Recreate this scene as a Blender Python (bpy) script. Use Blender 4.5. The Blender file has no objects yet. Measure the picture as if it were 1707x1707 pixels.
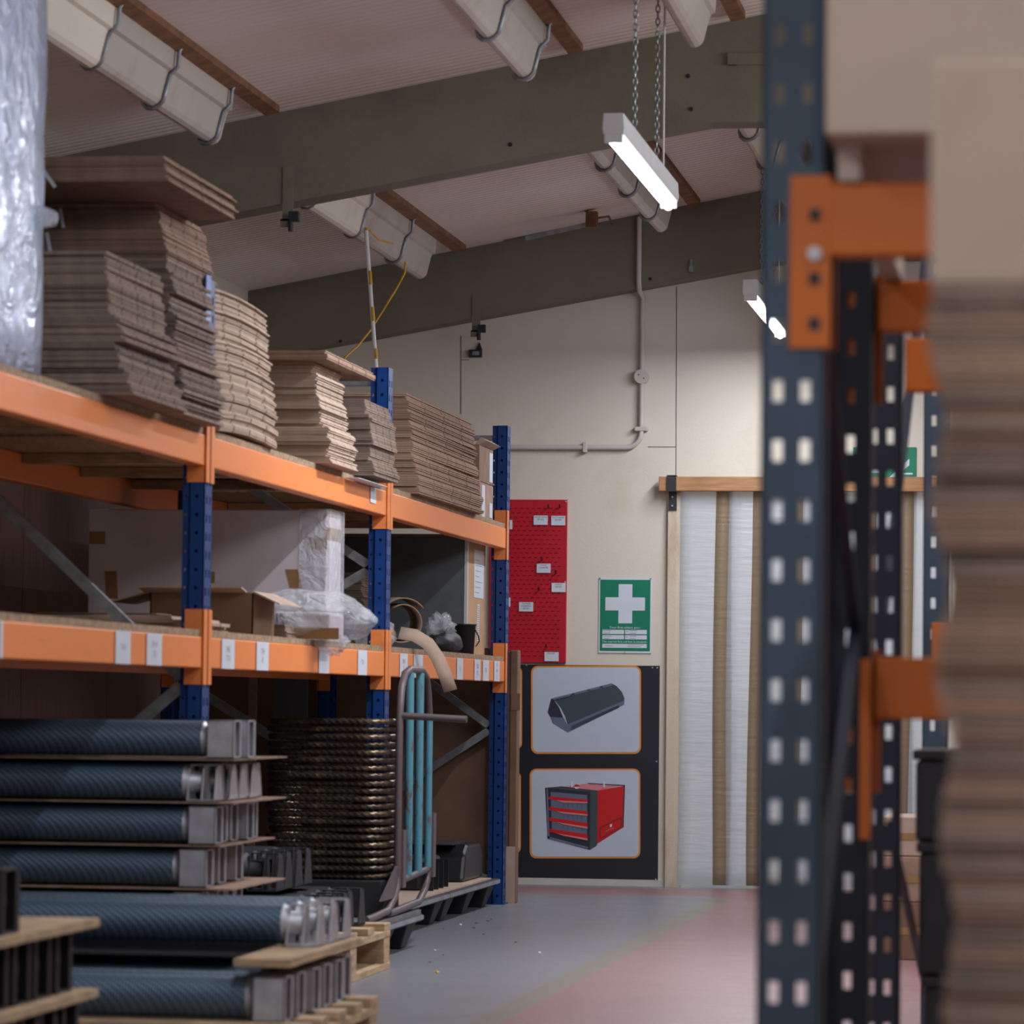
import bpy, bmesh, math, random
from mathutils import Vector, Matrix
random.seed(7)
C = bpy.context.scene.collection
sc = bpy.context.scene

# ------------------------------------------------------------ camera
EYE = Vector((0, 0, .833)); FPX = 6275.; YAW = .15152; PIT = .05052; ROLL = .01099
cy, sy, cp, sp = math.cos(YAW), math.sin(YAW), math.cos(PIT), math.sin(PIT)
F = Vector((-sy*cp, cy*cp, sp)); R0 = Vector((cy, sy, 0)); U0 = R0.cross(F)
RR = R0*math.cos(ROLL)+U0*math.sin(ROLL); UU = U0*math.cos(ROLL)-R0*math.sin(ROLL)
cd = bpy.data.cameras.new('camera'); cam = bpy.data.objects.new('camera', cd); C.objects.link(cam)
M4 = Matrix((RR, UU, -F)).transposed().to_4x4(); M4.translation = EYE
cam.matrix_world = M4
cd.lens = 85; cd.sensor_fit = 'HORIZONTAL'; cd.sensor_width = 85*1707/FPX
cd.clip_start = .1; cd.clip_end = 100
cd.dof.use_dof = True; cd.dof.focus_distance = 15.8; cd.dof.aperture_fstop = 4.2
sc.camera = cam

def at(x, y, X=None, Y=None, Z=None):
    """point of the photographed place seen at a pixel, on a given plane of the building"""
    d = F+RR*((x-853.5)/FPX)-UU*((y-853.5)/FPX)
    t = X/d.x if X is not None else Y/d.y if Y is not None else (Z-EYE.z)/d.z
    return EYE+d*t

# ------------------------------------------------------------ world, exposure, area lights
w = bpy.data.worlds.new('world'); sc.world = w; w.use_nodes = True
w.node_tree.nodes['Background'].inputs[0].default_value = (.62, .74, 1, 1)
w.node_tree.nodes['Background'].inputs[1].default_value = .6
sc.view_settings.view_transform = 'Standard'; sc.view_settings.look = 'None'
sc.view_settings.gamma = 1; sc.view_settings.use_curve_mapping = False
sc.view_settings.exposure = 0.45

def area(name, loc, rot, sx, sy_, power, col):
    l = bpy.data.lights.new(name, 'AREA'); l.shape = 'RECTANGLE'; l.size = sx; l.size_y = sy_
    l.energy = power; l.color = col
    o = bpy.data.objects.new(name, l); C.objects.link(o); o.location = loc; o.rotation_euler = rot
    return o
# unseen fill lights added behind the camera and under the right roof slope
area('added_rear_fill', (-1.2, -3.2, 1.5), (math.radians(90), 0, 0), 3.6, 2.6, 24, (.82, .9, 1))
area('added_right_fill_near', (.55, 6.0, 2.85), (0, math.radians(42), 0), 1.0, 5.0, 50, (.9, .94, 1))
area('added_right_fill_far', (.55, 11.8, 2.85), (0, math.radians(42), 0), 1.0, 5.0, 62, (.93, .95, 1))
area('next_room_daylight', (-.9, 19.4, 2.6), (0, 0, 0), 2.2, 2.2, 62, (.85, .93, 1))

# ------------------------------------------------------------ materials
def nm(name):
    m = bpy.data.materials.new(name); m.use_nodes = True
    nt = m.node_tree; return m, nt, nt.nodes, nt.links, nt.nodes['Principled BSDF']
def mat(name, col, rough=.6, metal=0., var=.12, scale=8, bump=0., bscale=60, col2=None, stretch=None, objvar=0., spec=.5, coat=0):
    m, nt, N, L, B = nm(name)
    B.inputs['Roughness'].default_value = rough; B.inputs['Metallic'].default_value = metal
    B.inputs['Specular IOR Level'].default_value = spec
    if coat: B.inputs['Coat Weight'].default_value = coat
    tc = N.new('ShaderNodeTexCoord'); mp = N.new('ShaderNodeMapping'); L.new(tc.outputs['Object'], mp.inputs[0])
    if stretch: mp.inputs['Scale'].default_value = stretch
    n = N.new('ShaderNodeTexNoise'); n.inputs['Scale'].default_value = scale; n.inputs['Detail'].default_value = 5
    L.new(mp.outputs[0], n.inputs['Vector'])
    r = N.new('ShaderNodeValToRGB'); L.new(n.outputs[0], r.inputs[0])
    c2 = col2 or tuple(c*(1-var*2) for c in col)
    r.color_ramp.elements[0].position = .35; r.color_ramp.elements[1].position = .62
    r.color_ramp.elements[0].color = (*c2, 1); r.color_ramp.elements[1].color = (*col, 1)
    out = r.outputs[0]
    if objvar:
        oi = N.new('ShaderNodeObjectInfo'); hs = N.new('ShaderNodeHueSaturation')
        mr = N.new('ShaderNodeMapRange'); L.new(oi.outputs['Random'], mr.inputs[0])
        mr.inputs[3].default_value = 1-objvar; mr.inputs[4].default_value = 1+objvar
        L.new(mr.outputs[0], hs.inputs['Value']); L.new(out, hs.inputs['Color']); out = hs.outputs[0]
    L.new(out, B.inputs['Base Color'])
    if bump:
        n2 = N.new('ShaderNodeTexNoise'); n2.inputs['Scale'].default_value = bscale; L.new(mp.outputs[0], n2.inputs['Vector'])
        b = N.new('ShaderNodeBump'); b.inputs['Strength'].default_value = bump; b.inputs['Distance'].default_value = .01
        L.new(n2.outputs[0], b.inputs['Height']); L.new(b.outputs[0], B.inputs['Normal'])
    return m
def emit(name, col, s):
    m, nt, N, L, B = nm(name)
    B.inputs['Base Color'].default_value = (*col, 1); B.inputs['Emission Color'].default_value = (*col, 1)
    B.inputs['Emission Strength'].default_value = s; return m
def stain(name, col, scol, rough=.7, scale=2.5, lo=.55, hi=.75, bump=.05, stretch=(1, 1, 1)):
    """painted surface with soft blotchy dirt of its own"""
    m, nt, N, L, B = nm(name)
    tc = N.new('ShaderNodeTexCoord'); mp = N.new('ShaderNodeMapping'); L.new(tc.outputs['Object'], mp.inputs[0]); mp.inputs['Scale'].default_value = stretch
    n = N.new('ShaderNodeTexNoise'); n.inputs['Scale'].default_value = scale; n.inputs['Detail'].default_value = 8; n.inputs['Roughness'].default_value = .65
    L.new(mp.outputs[0], n.inputs['Vector'])
    mr = N.new('ShaderNodeMapRange'); mr.inputs[1].default_value = lo; mr.inputs[2].default_value = hi; L.new(n.outputs[0], mr.inputs[0])
    mx = N.new('ShaderNodeMix'); mx.data_type = 'RGBA'; mx.inputs[6].default_value = (*col, 1); mx.inputs[7].default_value = (*scol, 1)
    L.new(mr.outputs[0], mx.inputs[0]); L.new(mx.outputs[2], B.inputs['Base Color'])
    B.inputs['Roughness'].default_value = rough
    n2 = N.new('ShaderNodeTexNoise'); n2.inputs['Scale'].default_value = 90; L.new(tc.outputs['Object'], n2.inputs['Vector'])
    b = N.new('ShaderNodeBump'); b.inputs['Strength'].default_value = bump; b.inputs['Distance'].default_value = .01; L.new(n2.outputs[0], b.inputs['Height']); L.new(b.outputs[0], B.inputs['Normal'])
    return m

MT = {}
MT['wall'] = stain('cream_wall', (.66, .60, .51), (.55, .46, .35), .75, 1.6, .58, .85)
MT['joint'] = mat('dark_joint', (.12, .10, .09))
MT['beam'] = stain('olive_beam', (.185, .172, .125), (.14, .13, .095), .7, 3, .45, .7, .12)
MT['white'] = mat('white_print', (.62, .66, .74), .5, var=.03)
MT['ink'] = mat('black_ink', (.03, .03, .035))
MT['greyink'] = mat('grey_ink', (.28, .28, .32))
MT['orange'] = stain('orange_paint', (.80, .235, .055), (.55, .17, .06), .42, 5, .58, .8, .03, (1, .35, 2))
MT['dkorange'] = stain('deep_orange_paint', (.60, .135, .002), (.46, .10, .002), .5, 5, .6, .8, .03)
MT['blue'] = mat('blue_paint', (.003, .043, .20), .42, var=.1, scale=14, spec=.35)
MT['greyblue'] = mat('grey_blue_paint', (.058, .094, .135), .5, var=.08, spec=.3)
MT['greyblue_shaded'] = mat('shaded_grey_blue_paint', (.012, .017, .034), .55)  # copy of the grey-blue paint darkened for the shade on rear posts and braces
MT['galv'] = mat('galvanised_steel', (.34, .36, .38), .42, .75, var=.15, scale=30)
MT['chip'] = mat('chipboard', (.40, .27, .16), .85, var=.25, scale=70, bump=.1)
MT['pine'] = mat('pine_timber', (.52, .36, .21), .75, var=.2, scale=10, stretch=(1, 1, 6), bump=.1)
MT['header'] = mat('header_timber', (.42, .21, .09), .6, var=.16, scale=7, stretch=(1, 1, 9), bump=.05)
MT['batten'] = mat('roof_batten_timber', (.24, .11, .055), .8, var=.2, scale=14)
MT['gutter'] = stain('cream_sheathing', (.50, .45, .40), (.34, .27, .21), .45, 4, .5, .8)
MT['gutter_lit'] = stain('lit_tone_sheathing', (.85, .80, .68), (.62, .52, .38), .4, 5, .55, .85)  # whiter cover, with the light falling on it put into its colour
MT['card'] = mat('corrugated_card', (.35, .220, .158), .9, var=.13, scale=18, objvar=.22)
MT['cardgrey'] = mat('greyish_card', (.27, .195, .152), .9, var=.15, scale=25, objvar=.25)
MT['cardpale'] = mat('pale_card', (.48, .355, .275), .9, var=.08, scale=12, objvar=.15)
MT['brown'] = mat('brown_board', (.205, .115, .07), .85, var=.1, scale=6)
MT['hard'] = mat('red_brown_hardboard', (.12, .058, .045), .75, var=.15, scale=6, stretch=(1, 8, .6))
MT['cream'] = mat('cream_carton', (.56, .44, .36), .85, var=.05, scale=5)
MT['beigebox'] = mat('beige_carton', (.50, .39, .30), .85, var=.06, scale=5)
MT['foam'] = mat('white_carton', (.58, .53, .56), .7, var=.04, scale=10)
MT['tape'] = mat('brown_tape', (.30, .17, .065), .3, var=.1)
MT['black'] = mat('black_plastic', (.012, .012, .016), .35, var=.1)
MT['blackm'] = mat('matt_black', (.018, .018, .024), .6, var=.1)
MT['alu'] = mat('pale_zinc', (.52, .52, .56), .45, .55, var=.1, scale=20)
MT['tblue'] = stain('worn_sky_blue_paint', (.075, .235, .30), (.11, .07, .06), .5, 30, .56, .66, .1, (1, 1, .4))
MT['trust'] = stain('rusty_tube', (.10, .075, .08), (.07, .16, .20), .45, 14, .6, .7, .1)
MT['red'] = mat('red_paint', (.47, .006, .02), .4, var=.05)
MT['green'] = mat('green_print', (.0, .19, .10), .4, var=.03)
MT['pblack'] = mat('black_panel', (.012, .014, .022), .38, var=.1, scale=3)
MT['porange'] = mat('orange_print', (.72, .26, .035), .5, var=.03)
MT['ppale'] = mat('pale_blue_print', (.50, .56, .66), .4, var=.03, scale=2)
MT['heat'] = mat('dark_slate_print', (.045, .07, .085), .4, var=.05)
MT['heat2'] = mat('mid_slate_print', (.12, .15, .22), .4, var=.03)
MT['heat3'] = mat('black_slate_print', (.02, .025, .04), .4, var=.03)
MT['pred'] = mat('red_print', (.58, .012, .015), .35, var=.03)
MT['ppink'] = mat('pink_print', (.66, .23, .25), .4, var=.03)
MT['plast'] = mat('white_enamel', (.62, .64, .66), .4, var=.03)
MT['tube'] = emit('lit_tube', (.80, .86, 1), 20)
MT['conduit'] = mat('cream_conduit', (.55, .52, .48), .5, var=.05)
MT['chain'] = mat('chain_steel', (.35, .43, .42), .35, .8)
MT['yellow'] = mat('yellow_cord', (.75, .42, .02), .5)
MT['pole'] = mat('white_pole', (.8, .82, .82), .4, var=.02)
MT['jamb'] = stain('scuffed_cream_jamb', (.62, .53, .42), (.36, .22, .10), .7, 6, .5, .72, .1, (1, 1, .35))
MT['teal'] = mat('teal_cabinet', (.05, .30, .36), .5)
MT['brightblue'] = mat('blue_strip', (.03, .12, .5), .3)
# gold/black braid
def gold():
    m, nt, N, L, B = nm('dark_gilt_braid')
    n = N.new('ShaderNodeTexNoise'); n.inputs['Scale'].default_value = 9
    g = N.new('ShaderNodeTexCoord'); L.new(g.outputs['Object'], n.inputs['Vector'])
    r = N.new('ShaderNodeValToRGB'); L.new(n.outputs[0], r.inputs[0])
    r.color_ramp.elements[0].position = .5; r.color_ramp.elements[0].color = (.065, .052, .040, 1)
    r.color_ramp.elements[1].position = .8; r.color_ramp.elements[1].color = (.34, .25, .14, 1)
    L.new(r.outputs[0], B.inputs['Base Color']); B.inputs['Metallic'].default_value = .75; B.inputs['Roughness'].default_value = .33
    return m
MT['gold'] = gold()
def rotor_mat():
    m, nt, N, L, B = nm('perforated_steel')
    g = N.new('ShaderNodeTexCoord'); mp = N.new('ShaderNodeMapping'); L.new(g.outputs['Object'], mp.inputs[0])
    mp.inputs['Rotation'].default_value = (0, 0, 0)
    wv = N.new('ShaderNodeTexWave'); wv.inputs['Scale'].default_value = 26; wv.bands_direction = 'DIAGONAL'; L.new(mp.outputs[0], wv.inputs['Vector'])
    wv2 = N.new('ShaderNodeTexWave'); wv2.inputs['Scale'].default_value = 40; wv2.bands_direction = 'X'; L.new(mp.outputs[0], wv2.inputs['Vector'])
    mx = N.new('ShaderNodeMath'); mx.operation = 'MULTIPLY'; L.new(wv.outputs[1], mx.inputs[0]); L.new(wv2.outputs[1], mx.inputs[1])
    r = N.new('ShaderNodeValToRGB'); L.new(mx.outputs[0], r.inputs[0])
    r.color_ramp.elements[0].color = (.062, .105, .155, 1); r.color_ramp.elements[1].color = (.15, .235, .33, 1)
    L.new(r.outputs[0], B.inputs['Base Color']); B.inputs['Metallic'].default_value = .35; B.inputs['Roughness'].default_value = .42
    b = N.new('ShaderNodeBump'); b.inputs['Strength'].default_value = .5; b.inputs['Distance'].default_value = .004
    L.new(mx.outputs[0], b.inputs['Height']); L.new(b.outputs[0], B.inputs['Normal']); return m
MT['rotor'] = rotor_mat()
def film(name, tr, col, rough=.12, ns=15, nd=2):
    m, nt, N, L, B = nm(name)
    B.inputs['Base Color'].default_value = (*col, 1); B.inputs['Roughness'].default_value = rough
    g = N.new('ShaderNodeTexCoord'); n = N.new('ShaderNodeTexNoise'); n.inputs['Scale'].default_value = ns; n.inputs['Detail'].default_value = 4; n.inputs['Distortion'].default_value = nd
    L.new(g.outputs['Object'], n.inputs['Vector'])
    b = N.new('ShaderNodeBump'); b.inputs['Strength'].default_value = .9; b.inputs['Distance'].default_value = .03
    L.new(n.outputs[0], b.inputs['Height']); L.new(b.outputs[0], B.inputs['Normal'])
    t = N.new('ShaderNodeBsdfTransparent'); mx = N.new('ShaderNodeMixShader'); mx.inputs[0].default_value = 1-tr
    L.new(t.outputs[0], mx.inputs[1]); L.new(B.outputs[0], mx.inputs[2])
    L.new(mx.outputs[0], N['Material Output'].inputs[0]); return m
MT['film'] = film('clear_film', .66, (.75, .77, .84), .07)
MT['wrap'] = film('bale_wrap', .10, (.56, .64, .82), .16, 9, 1.6)
def strip_mat(name, ca, cb, cc):
    m, nt, N, L, B = nm(name)
    g = N.new('ShaderNodeTexCoord'); n = N.new('ShaderNodeTexNoise'); n.inputs['Scale'].default_value = 3
    mp = N.new('ShaderNodeMapping'); mp.inputs['Scale'].default_value = (2, 1, 18); L.new(g.outputs['Object'], mp.inputs[0]); L.new(mp.outputs[0], n.inputs['Vector'])
    B.inputs['Base Color'].default_value = (*ca, 1); B.inputs['Roughness'].default_value = .25
    b = N.new('ShaderNodeBump'); b.inputs['Strength'].default_value = .35; b.inputs['Distance'].default_value = .02; L.new(n.outputs[0], b.inputs['Height']); L.new(b.outputs[0], B.inputs['Normal'])
    tl = N.new('ShaderNodeBsdfTranslucent'); tl.inputs[0].default_value = (*cb, 1)
    t = N.new('ShaderNodeBsdfTransparent'); t.inputs[0].default_value = (*cc, 1)
    m1 = N.new('ShaderNodeMixShader'); m1.inputs[0].default_value = .6; L.new(B.outputs[0], m1.inputs[1]); L.new(tl.outputs[0], m1.inputs[2])
    m2 = N.new('ShaderNodeMixShader'); m2.inputs[0].default_value = .30; L.new(m1.outputs[0], m2.inputs[1]); L.new(t.outputs[0], m2.inputs[2])
    L.new(m2.outputs[0], N['Material Output'].inputs[0]); return m
MT['strip'] = strip_mat('frosted_strip', (.66,.67,.70), (.80,.82,.86), (.93,.93,.93))
MT['stripb'] = strip_mat('browned_strip', (.50,.40,.30), (.60,.50,.38), (.84,.74,.60))
def ceiling_mat():
    m, nt, N, L, B = nm('ribbed_ceiling')
    g = N.new('ShaderNodeTexCoord')
    n = N.new('ShaderNodeTexNoise'); n.inputs['Scale'].default_value = .9; n.inputs['Detail'].default_value = 6; L.new(g.outputs['Object'], n.inputs['Vector'])
    r2 = N.new('ShaderNodeValToRGB'); L.new(n.outputs[0], r2.inputs[0])
    r2.color_ramp.elements[0].position = .4; r2.color_ramp.elements[0].color = (.80, .73, .69, 1); r2.color_ramp.elements[1].position = .75; r2.color_ramp.elements[1].color = (.68, .57, .47, 1)
    L.new(r2.outputs[0], B.inputs['Base Color']); B.inputs['Roughness'].default_value = .5; return m
MT['ceil'] = ceiling_mat()
def floor_mat():
    m, nt, N, L, B = nm('painted_concrete')
    g = N.new('ShaderNodeTexCoord'); sx = N.new('ShaderNodeSeparateXYZ'); L.new(g.outputs['Object'], sx.inputs[0])
    n = N.new('ShaderNodeTexNoise'); n.inputs['Scale'].default_value = 3; n.inputs['Detail'].default_value = 9; n.inputs['Roughness'].default_value = .7; L.new(g.outputs['Object'], n.inputs['Vector'])
    def mix(a, b, f):
        x = N.new('ShaderNodeMix'); x.data_type = 'RGBA'
        for s, v in ((6, a), (7, b)):
            if isinstance(v, tuple): x.inputs[s].default_value = (*v, 1)
            else: L.new(v, x.inputs[s])
        L.new(f, x.inputs[0]); return x.outputs[2]
    def gt(o, v):
        a = N.new('ShaderNodeMath'); a.operation = 'GREATER_THAN'; a.inputs[1].default_value = v; L.new(o, a.inputs[0]); return a.outputs[0]
    def mul(a, b):
        x = N.new('ShaderNodeMath'); x.operation = 'MULTIPLY'; L.new(a, x.inputs[0]); L.new(b, x.inputs[1]); return x.outputs[0]
    j = N.new('ShaderNodeMath'); j.operation = 'MULTIPLY_ADD'; L.new(n.outputs[0], j.inputs[0]); j.inputs[1].default_value = .03; L.new(sx.outputs[0], j.inputs[2])
    grey = mix((.245, .25, .275), (.165, .165, .18), n.outputs[0])
    pink = mix((.34, .185, .19), (.24, .13, .135), n.outputs[0])
    line = mix((.24, .22, .17), (.19, .175, .14), n.outputs[0])
    c = mix(grey, line, gt(j.outputs[0], -1.565)); c = mix(c, pink, gt(j.outputs[0], -1.485))
    band = mul(gt(sx.outputs[1], 16.35), N.new('ShaderNodeMath').outputs[0])
    lt = N.new('ShaderNodeMath'); lt.operation = 'LESS_THAN'; lt.inputs[1].default_value = 16.95; L.new(sx.outputs[1], lt.inputs[0])
    band = mul(gt(sx.outputs[1], 16.35), lt.outputs[0])
    c = mix(c, pink, band)
    L.new(c, B.inputs['Base Color'])
    rr = N.new('ShaderNodeMapRange'); L.new(n.outputs[0], rr.inputs[0]); rr.inputs[3].default_value = .2; rr.inputs[4].default_value = .5; L.new(rr.outputs[0], B.inputs['Roughness'])
    b = N.new('ShaderNodeBump'); b.inputs['Strength'].default_value = .15; b.inputs['Distance'].default_value = .02; L.new(n.outputs[0], b.inputs['Height']); L.new(b.outputs[0], B.inputs['Normal'])
    return m
MT['floor'] = floor_mat()

# ------------------------------------------------------------ mesh helpers
class MB:
    def __init__(s): s.v = []; s.f = []; s.m = []; s.sm = []
    def add(s, vs, fs, mi=0, smooth=False):
        o = len(s.v); s.v += [tuple(v) for v in vs]
        for f in fs: s.f.append([i+o for i in f]); s.m.append(mi); s.sm.append(smooth)
        return s
    def box(s, x0, x1, y0, y1, z0, z1, mi=0):
        return s.add([(x0,y0,z0),(x1,y0,z0),(x1,y1,z0),(x0,y1,z0),(x0,y0,z1),(x1,y0,z1),(x1,y1,z1),(x0,y1,z1)],
                     [(3,2,1,0),(4,5,6,7),(0,1,5,4),(1,2,6,5),(2,3,7,6),(3,0,4,7)], mi)
    def bar(s, p, q, wa, wb, up=(0,0,1), mi=0):
        p = Vector(p); q = Vector(q); d = (q-p).normalized(); u = Vector(up)
        a = d.cross(u)
        if a.length < 1e-4: a = d.cross(Vector((1,0,0)))
        a.normalize(); b = a.cross(d)
        vs = [e+a*sa*wa/2+b*sb*wb/2 for e in (p, q) for sa, sb in ((-1,-1),(1,-1),(1,1),(-1,1))]
        return s.add(vs, [(0,1,2,3),(7,6,5,4),(0,4,5,1),(1,5,6,2),(2,6,7,3),(3,7,4,0)], mi)
    def tube(s, pts, r, n=10, mi=0, closed=False, rf=None, cap=True):
        pts = [Vector(p) for p in pts]; K = len(pts); rings = []; px = None
        for i, p in enumerate(pts):
            a = pts[(i-1) % K] if (closed or i) else p; b = pts[(i+1) % K] if (closed or i < K-1) else p
            d = (b-a).normalized()
            if i == 0 or px is None:
                u = Vector((0,0,1)) if abs(d.z) < .9 else Vector((0,1,0)); x = d.cross(u).normalized()
            else: x = (px-d*px.dot(d)).normalized()
            px = x; y = x.cross(d)
            rings.append([p+(x*math.cos(t)+y*math.sin(t))*(rf(i, t) if rf else (r[i] if isinstance(r, (list, tuple)) else r)) for t in (2*math.pi*k/n for k in range(n))])
        vs = [v for g in rings for v in g]; fs = []
        for i in range(K if closed else K-1):
            j = (i+1) % K
            for k in range(n): fs.append((i*n+k, j*n+k, j*n+(k+1) % n, i*n+(k+1) % n))
        s.add(vs, fs, mi, True)
        if cap and not closed:
            s.add(rings[0], [tuple(range(n))], mi); s.add(rings[-1], [tuple(range(n-1, -1, -1))], mi)
        return s
    def prism(s, poly, axis, a, b, mi=0):
        """poly of 2D points extruded along axis from a to b"""
        def P(u, v, t): return (t, u, v) if axis == 'x' else (u, t, v) if axis == 'y' else (u, v, t)
        n = len(poly)
        s.add([P(u, v, a) for u, v in poly]+[P(u, v, b) for u, v in poly],
              [tuple(range(n)), tuple(range(2*n-1, n-1, -1))]+[(i, n+i, n+(i+1) % n, (i+1) % n) for i in range(n)], mi)
        return s
    def plate(s, o, u, nrm, w, z0, z1, t, cols, pitch, zoff=0, mi=0):
        """vertical steel plate of width w along u with real slots. cols: (centre, width, height)"""
        o = Vector(o); u = Vector(u); nn = Vector(nrm)
        def bx(a, b, za, zb):
            if b-a < 1e-5 or zb-za < 1e-5: return
            vs = []
            for zz in (za, zb):
                for (aa, tt) in ((a, 0), (b, 0), (b, t), (a, t)):
                    p = o+u*aa+nn*tt; vs.append((p.x, p.y, zz))
            s.add(vs, [(3,2,1,0),(4,5,6,7),(0,1,5,4),(1,2,6,5),(2,3,7,6),(3,0,4,7)], mi)
        x = 0
        for c, cw, ch in sorted(cols):
            bx(x, c-cw/2, z0, z1); z = z0; k = z0+pitch*.5+zoff
            while k+ch/2 < z1: bx(c-cw/2, c+cw/2, z, k-ch/2); z = k+ch/2; k += pitch
            bx(c-cw/2, c+cw/2, z, z1); x = c+cw/2
        bx(x, w, z0, z1); return s
    def build(s, name, mats, parent=None, bevel=0, loc=None):
        me = bpy.data.meshes.new(name); me.from_pydata(s.v, [], s.f)
        if not isinstance(mats, (list, tuple)): mats = [mats]
        for m in mats: me.materials.append(MT[m] if isinstance(m, str) else m)
        me.polygons.foreach_set('material_index', s.m); me.polygons.foreach_set('use_smooth', s.sm)
        bm = bmesh.new(); bm.from_mesh(me); bmesh.ops.recalc_face_normals(bm, faces=bm.faces); bm.to_mesh(me); bm.free()
        me.update()
        o = bpy.data.objects.new(name, me); C.objects.link(o)
        if parent: o.parent = parent
        if loc is not None: o.location = loc
        if bevel:
            b = o.modifiers.new('b', 'BEVEL'); b.width = bevel; b.segments = 2; b.limit_method = 'ANGLE'
        return o
def tag(o, label=None, cat=None, group=None, kind=None):
    if label: o['label'] = label
    if cat: o['category'] = cat
    if group: o['group'] = group
    if kind: o['kind'] = kind
    return o
def empty(name, loc, label, cat, group=None, rz=0):
    o = bpy.data.objects.new(name, None); C.objects.link(o); o.location = loc; o.rotation_euler.z = rz; o.empty_display_size = .05
    return tag(o, label, cat, group)
def copy_tree(o, parent=None, loc=None, label=None):
    c = o.copy(); C.objects.link(c)
    if parent: c.parent = parent
    if loc is not None: c.location = loc
    if label: c['label'] = label
    for ch in list(o.children): copy_tree(ch, c)
    return c
def struct(mb, name, m, **k): return tag(mb.build(name, m, **k), kind='structure')
_tx = {}
def text(mb, body, centre, size, mi, plane='y', dx=(1,0,0), bold=False):
    """flat lettering laid on a surface; dx reading direction, up = z"""
    if body not in _tx:
        cu = bpy.data.curves.new('lettering', 'FONT'); cu.body = body; cu.align_x = 'CENTER'; cu.align_y = 'CENTER'; cu.resolution_u = 2
        if bold: cu.offset = .02
        o = bpy.data.objects.new('lettering', cu); C.objects.link(o)
        me = o.evaluated_get(bpy.context.evaluated_depsgraph_get()).to_mesh()
        _tx[body] = ([v.co.copy() for v in me.vertices], [tuple(p.vertices) for p in me.polygons])
        bpy.data.objects.remove(o)
    vs, fs = _tx[body]; c = Vector(centre); d = Vector(dx)
    mb.add([c+d*v.x*size+Vector((0,0,1))*v.y*size for v in vs], fs, mi)

# ------------------------------------------------------------ building shell
RX = -.95
def roof(x): return 3.168+.187*((x if x < RX else 2*RX-x)+1.491)
XL, XR, YB, YF = -3.85, 1.95, 17.17, -3.4
struct(MB().box(XL, XR, YF, 17.2, -.1, 0), 'floor', 'floor')
struct(MB().box(-3.2, 1.5, 17.2, 21, -.1, -.002), 'floor_next_room', 'floor')
for nm_, a, b in (('ceiling_left', XL, RX), ('ceiling_right', RX, XR)):
    m = MB().prism([(a, roof(a)+.008), (b, roof(b)+.008), (b, roof(b)+.08), (a, roof(a)+.08)], 'y', YF, YB+.1)
    yr = YF
    while yr < YB+.05:      # pressed ribs running down the slope
        p = .058; m.add([(x, yr+dy, roof(x)+dz) for x in (a, b) for dy, dz in ((0, .0079), (.005, 0), (p-.009, 0), (p-.004, .0079))],
                        [(0,1,5,4),(1,2,6,5),(2,3,7,6)]); yr += p
    struct(m, nm_, 'ceil')
struct(MB().box(XL-.1, XL, YF, YB, 0, roof(XL)+.05), 'wall_left', 'wall')
struct(MB().box(XR, XR+.1, YF, YB, 0, roof(XR)+.05), 'wall_right', 'wall')
struct(MB().prism([(XL, 0), (XR, 0), (XR, roof(XR)), (RX, roof(RX)), (XL, roof(XL))], 'y', YF-.1, YF), 'wall_behind', 'wall')
DL, DR, DT = -1.845, -.55, 1.815
wb = MB().prism([(XL, 0), (DL, 0), (DL, roof(DL)), (XL, roof(XL))], 'y', YB, YB+.1)
wb.prism([(DL, DT), (DR, DT), (DR, roof(DR)), (RX, roof(RX)), (DL, roof(DL))], 'y', YB, YB+.1)
wb.prism([(DR, 0), (XR, 0), (XR, roof(XR)), (DR, roof(DR))], 'y', YB, YB+.1)
wall = struct(wb, 'wall_back', 'wall')
j = MB()
for (x0, y0, x1, y1) in ((768.5, 560, 768.5, 690), (1128, 478, 1127, 797), (1080, 745, 1127, 745), (768.5, 600, 782, 600)):
    a = at(x0, y0, Y=YB); b = at(x1, y1, Y=YB); j.bar((a.x, YB-.0005, a.z), (b.x, YB-.0005, b.z), .003, .0035, up=(0,1,0))
a = at(1080, 745, Y=YB)
struct(j, 'trim_1', 'joint')
s = at(868, 1466, Y=YB); e = at(1127, 1474, Y=YB)
struct(MB().box(-2.7, -1.852, YB-.012, YB, 0, .03), 'baseboard_back', 'conduit')
# next room behind the strip curtain
struct(MB().box(-3.2, 1.5, 20.8, 20.9, 0, 3), 'wall_next_room', 'wall')
struct(MB().box(-3.2, 1.5, 17.3, 20.9, 3, 3.05), 'ceiling_next_room', 'wall')
struct(MB().box(-3.25, -3.2, 17.3, 20.9, 0, 3), 'wall_next_room_left', 'wall')
struct(MB().box(1.5, 1.55, 17.3, 20.9, 0, 3), 'wall_next_room_right', 'wall')
# hardboard lining on the left wall behind the racking
for k in range(9):
    y0 = 6.0+k*1.22
    struct(MB().box(XL, XL+.012, y0, y0+1.215, .05, 2.2), 'trim_%d' % (k+2), 'hard')

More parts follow.
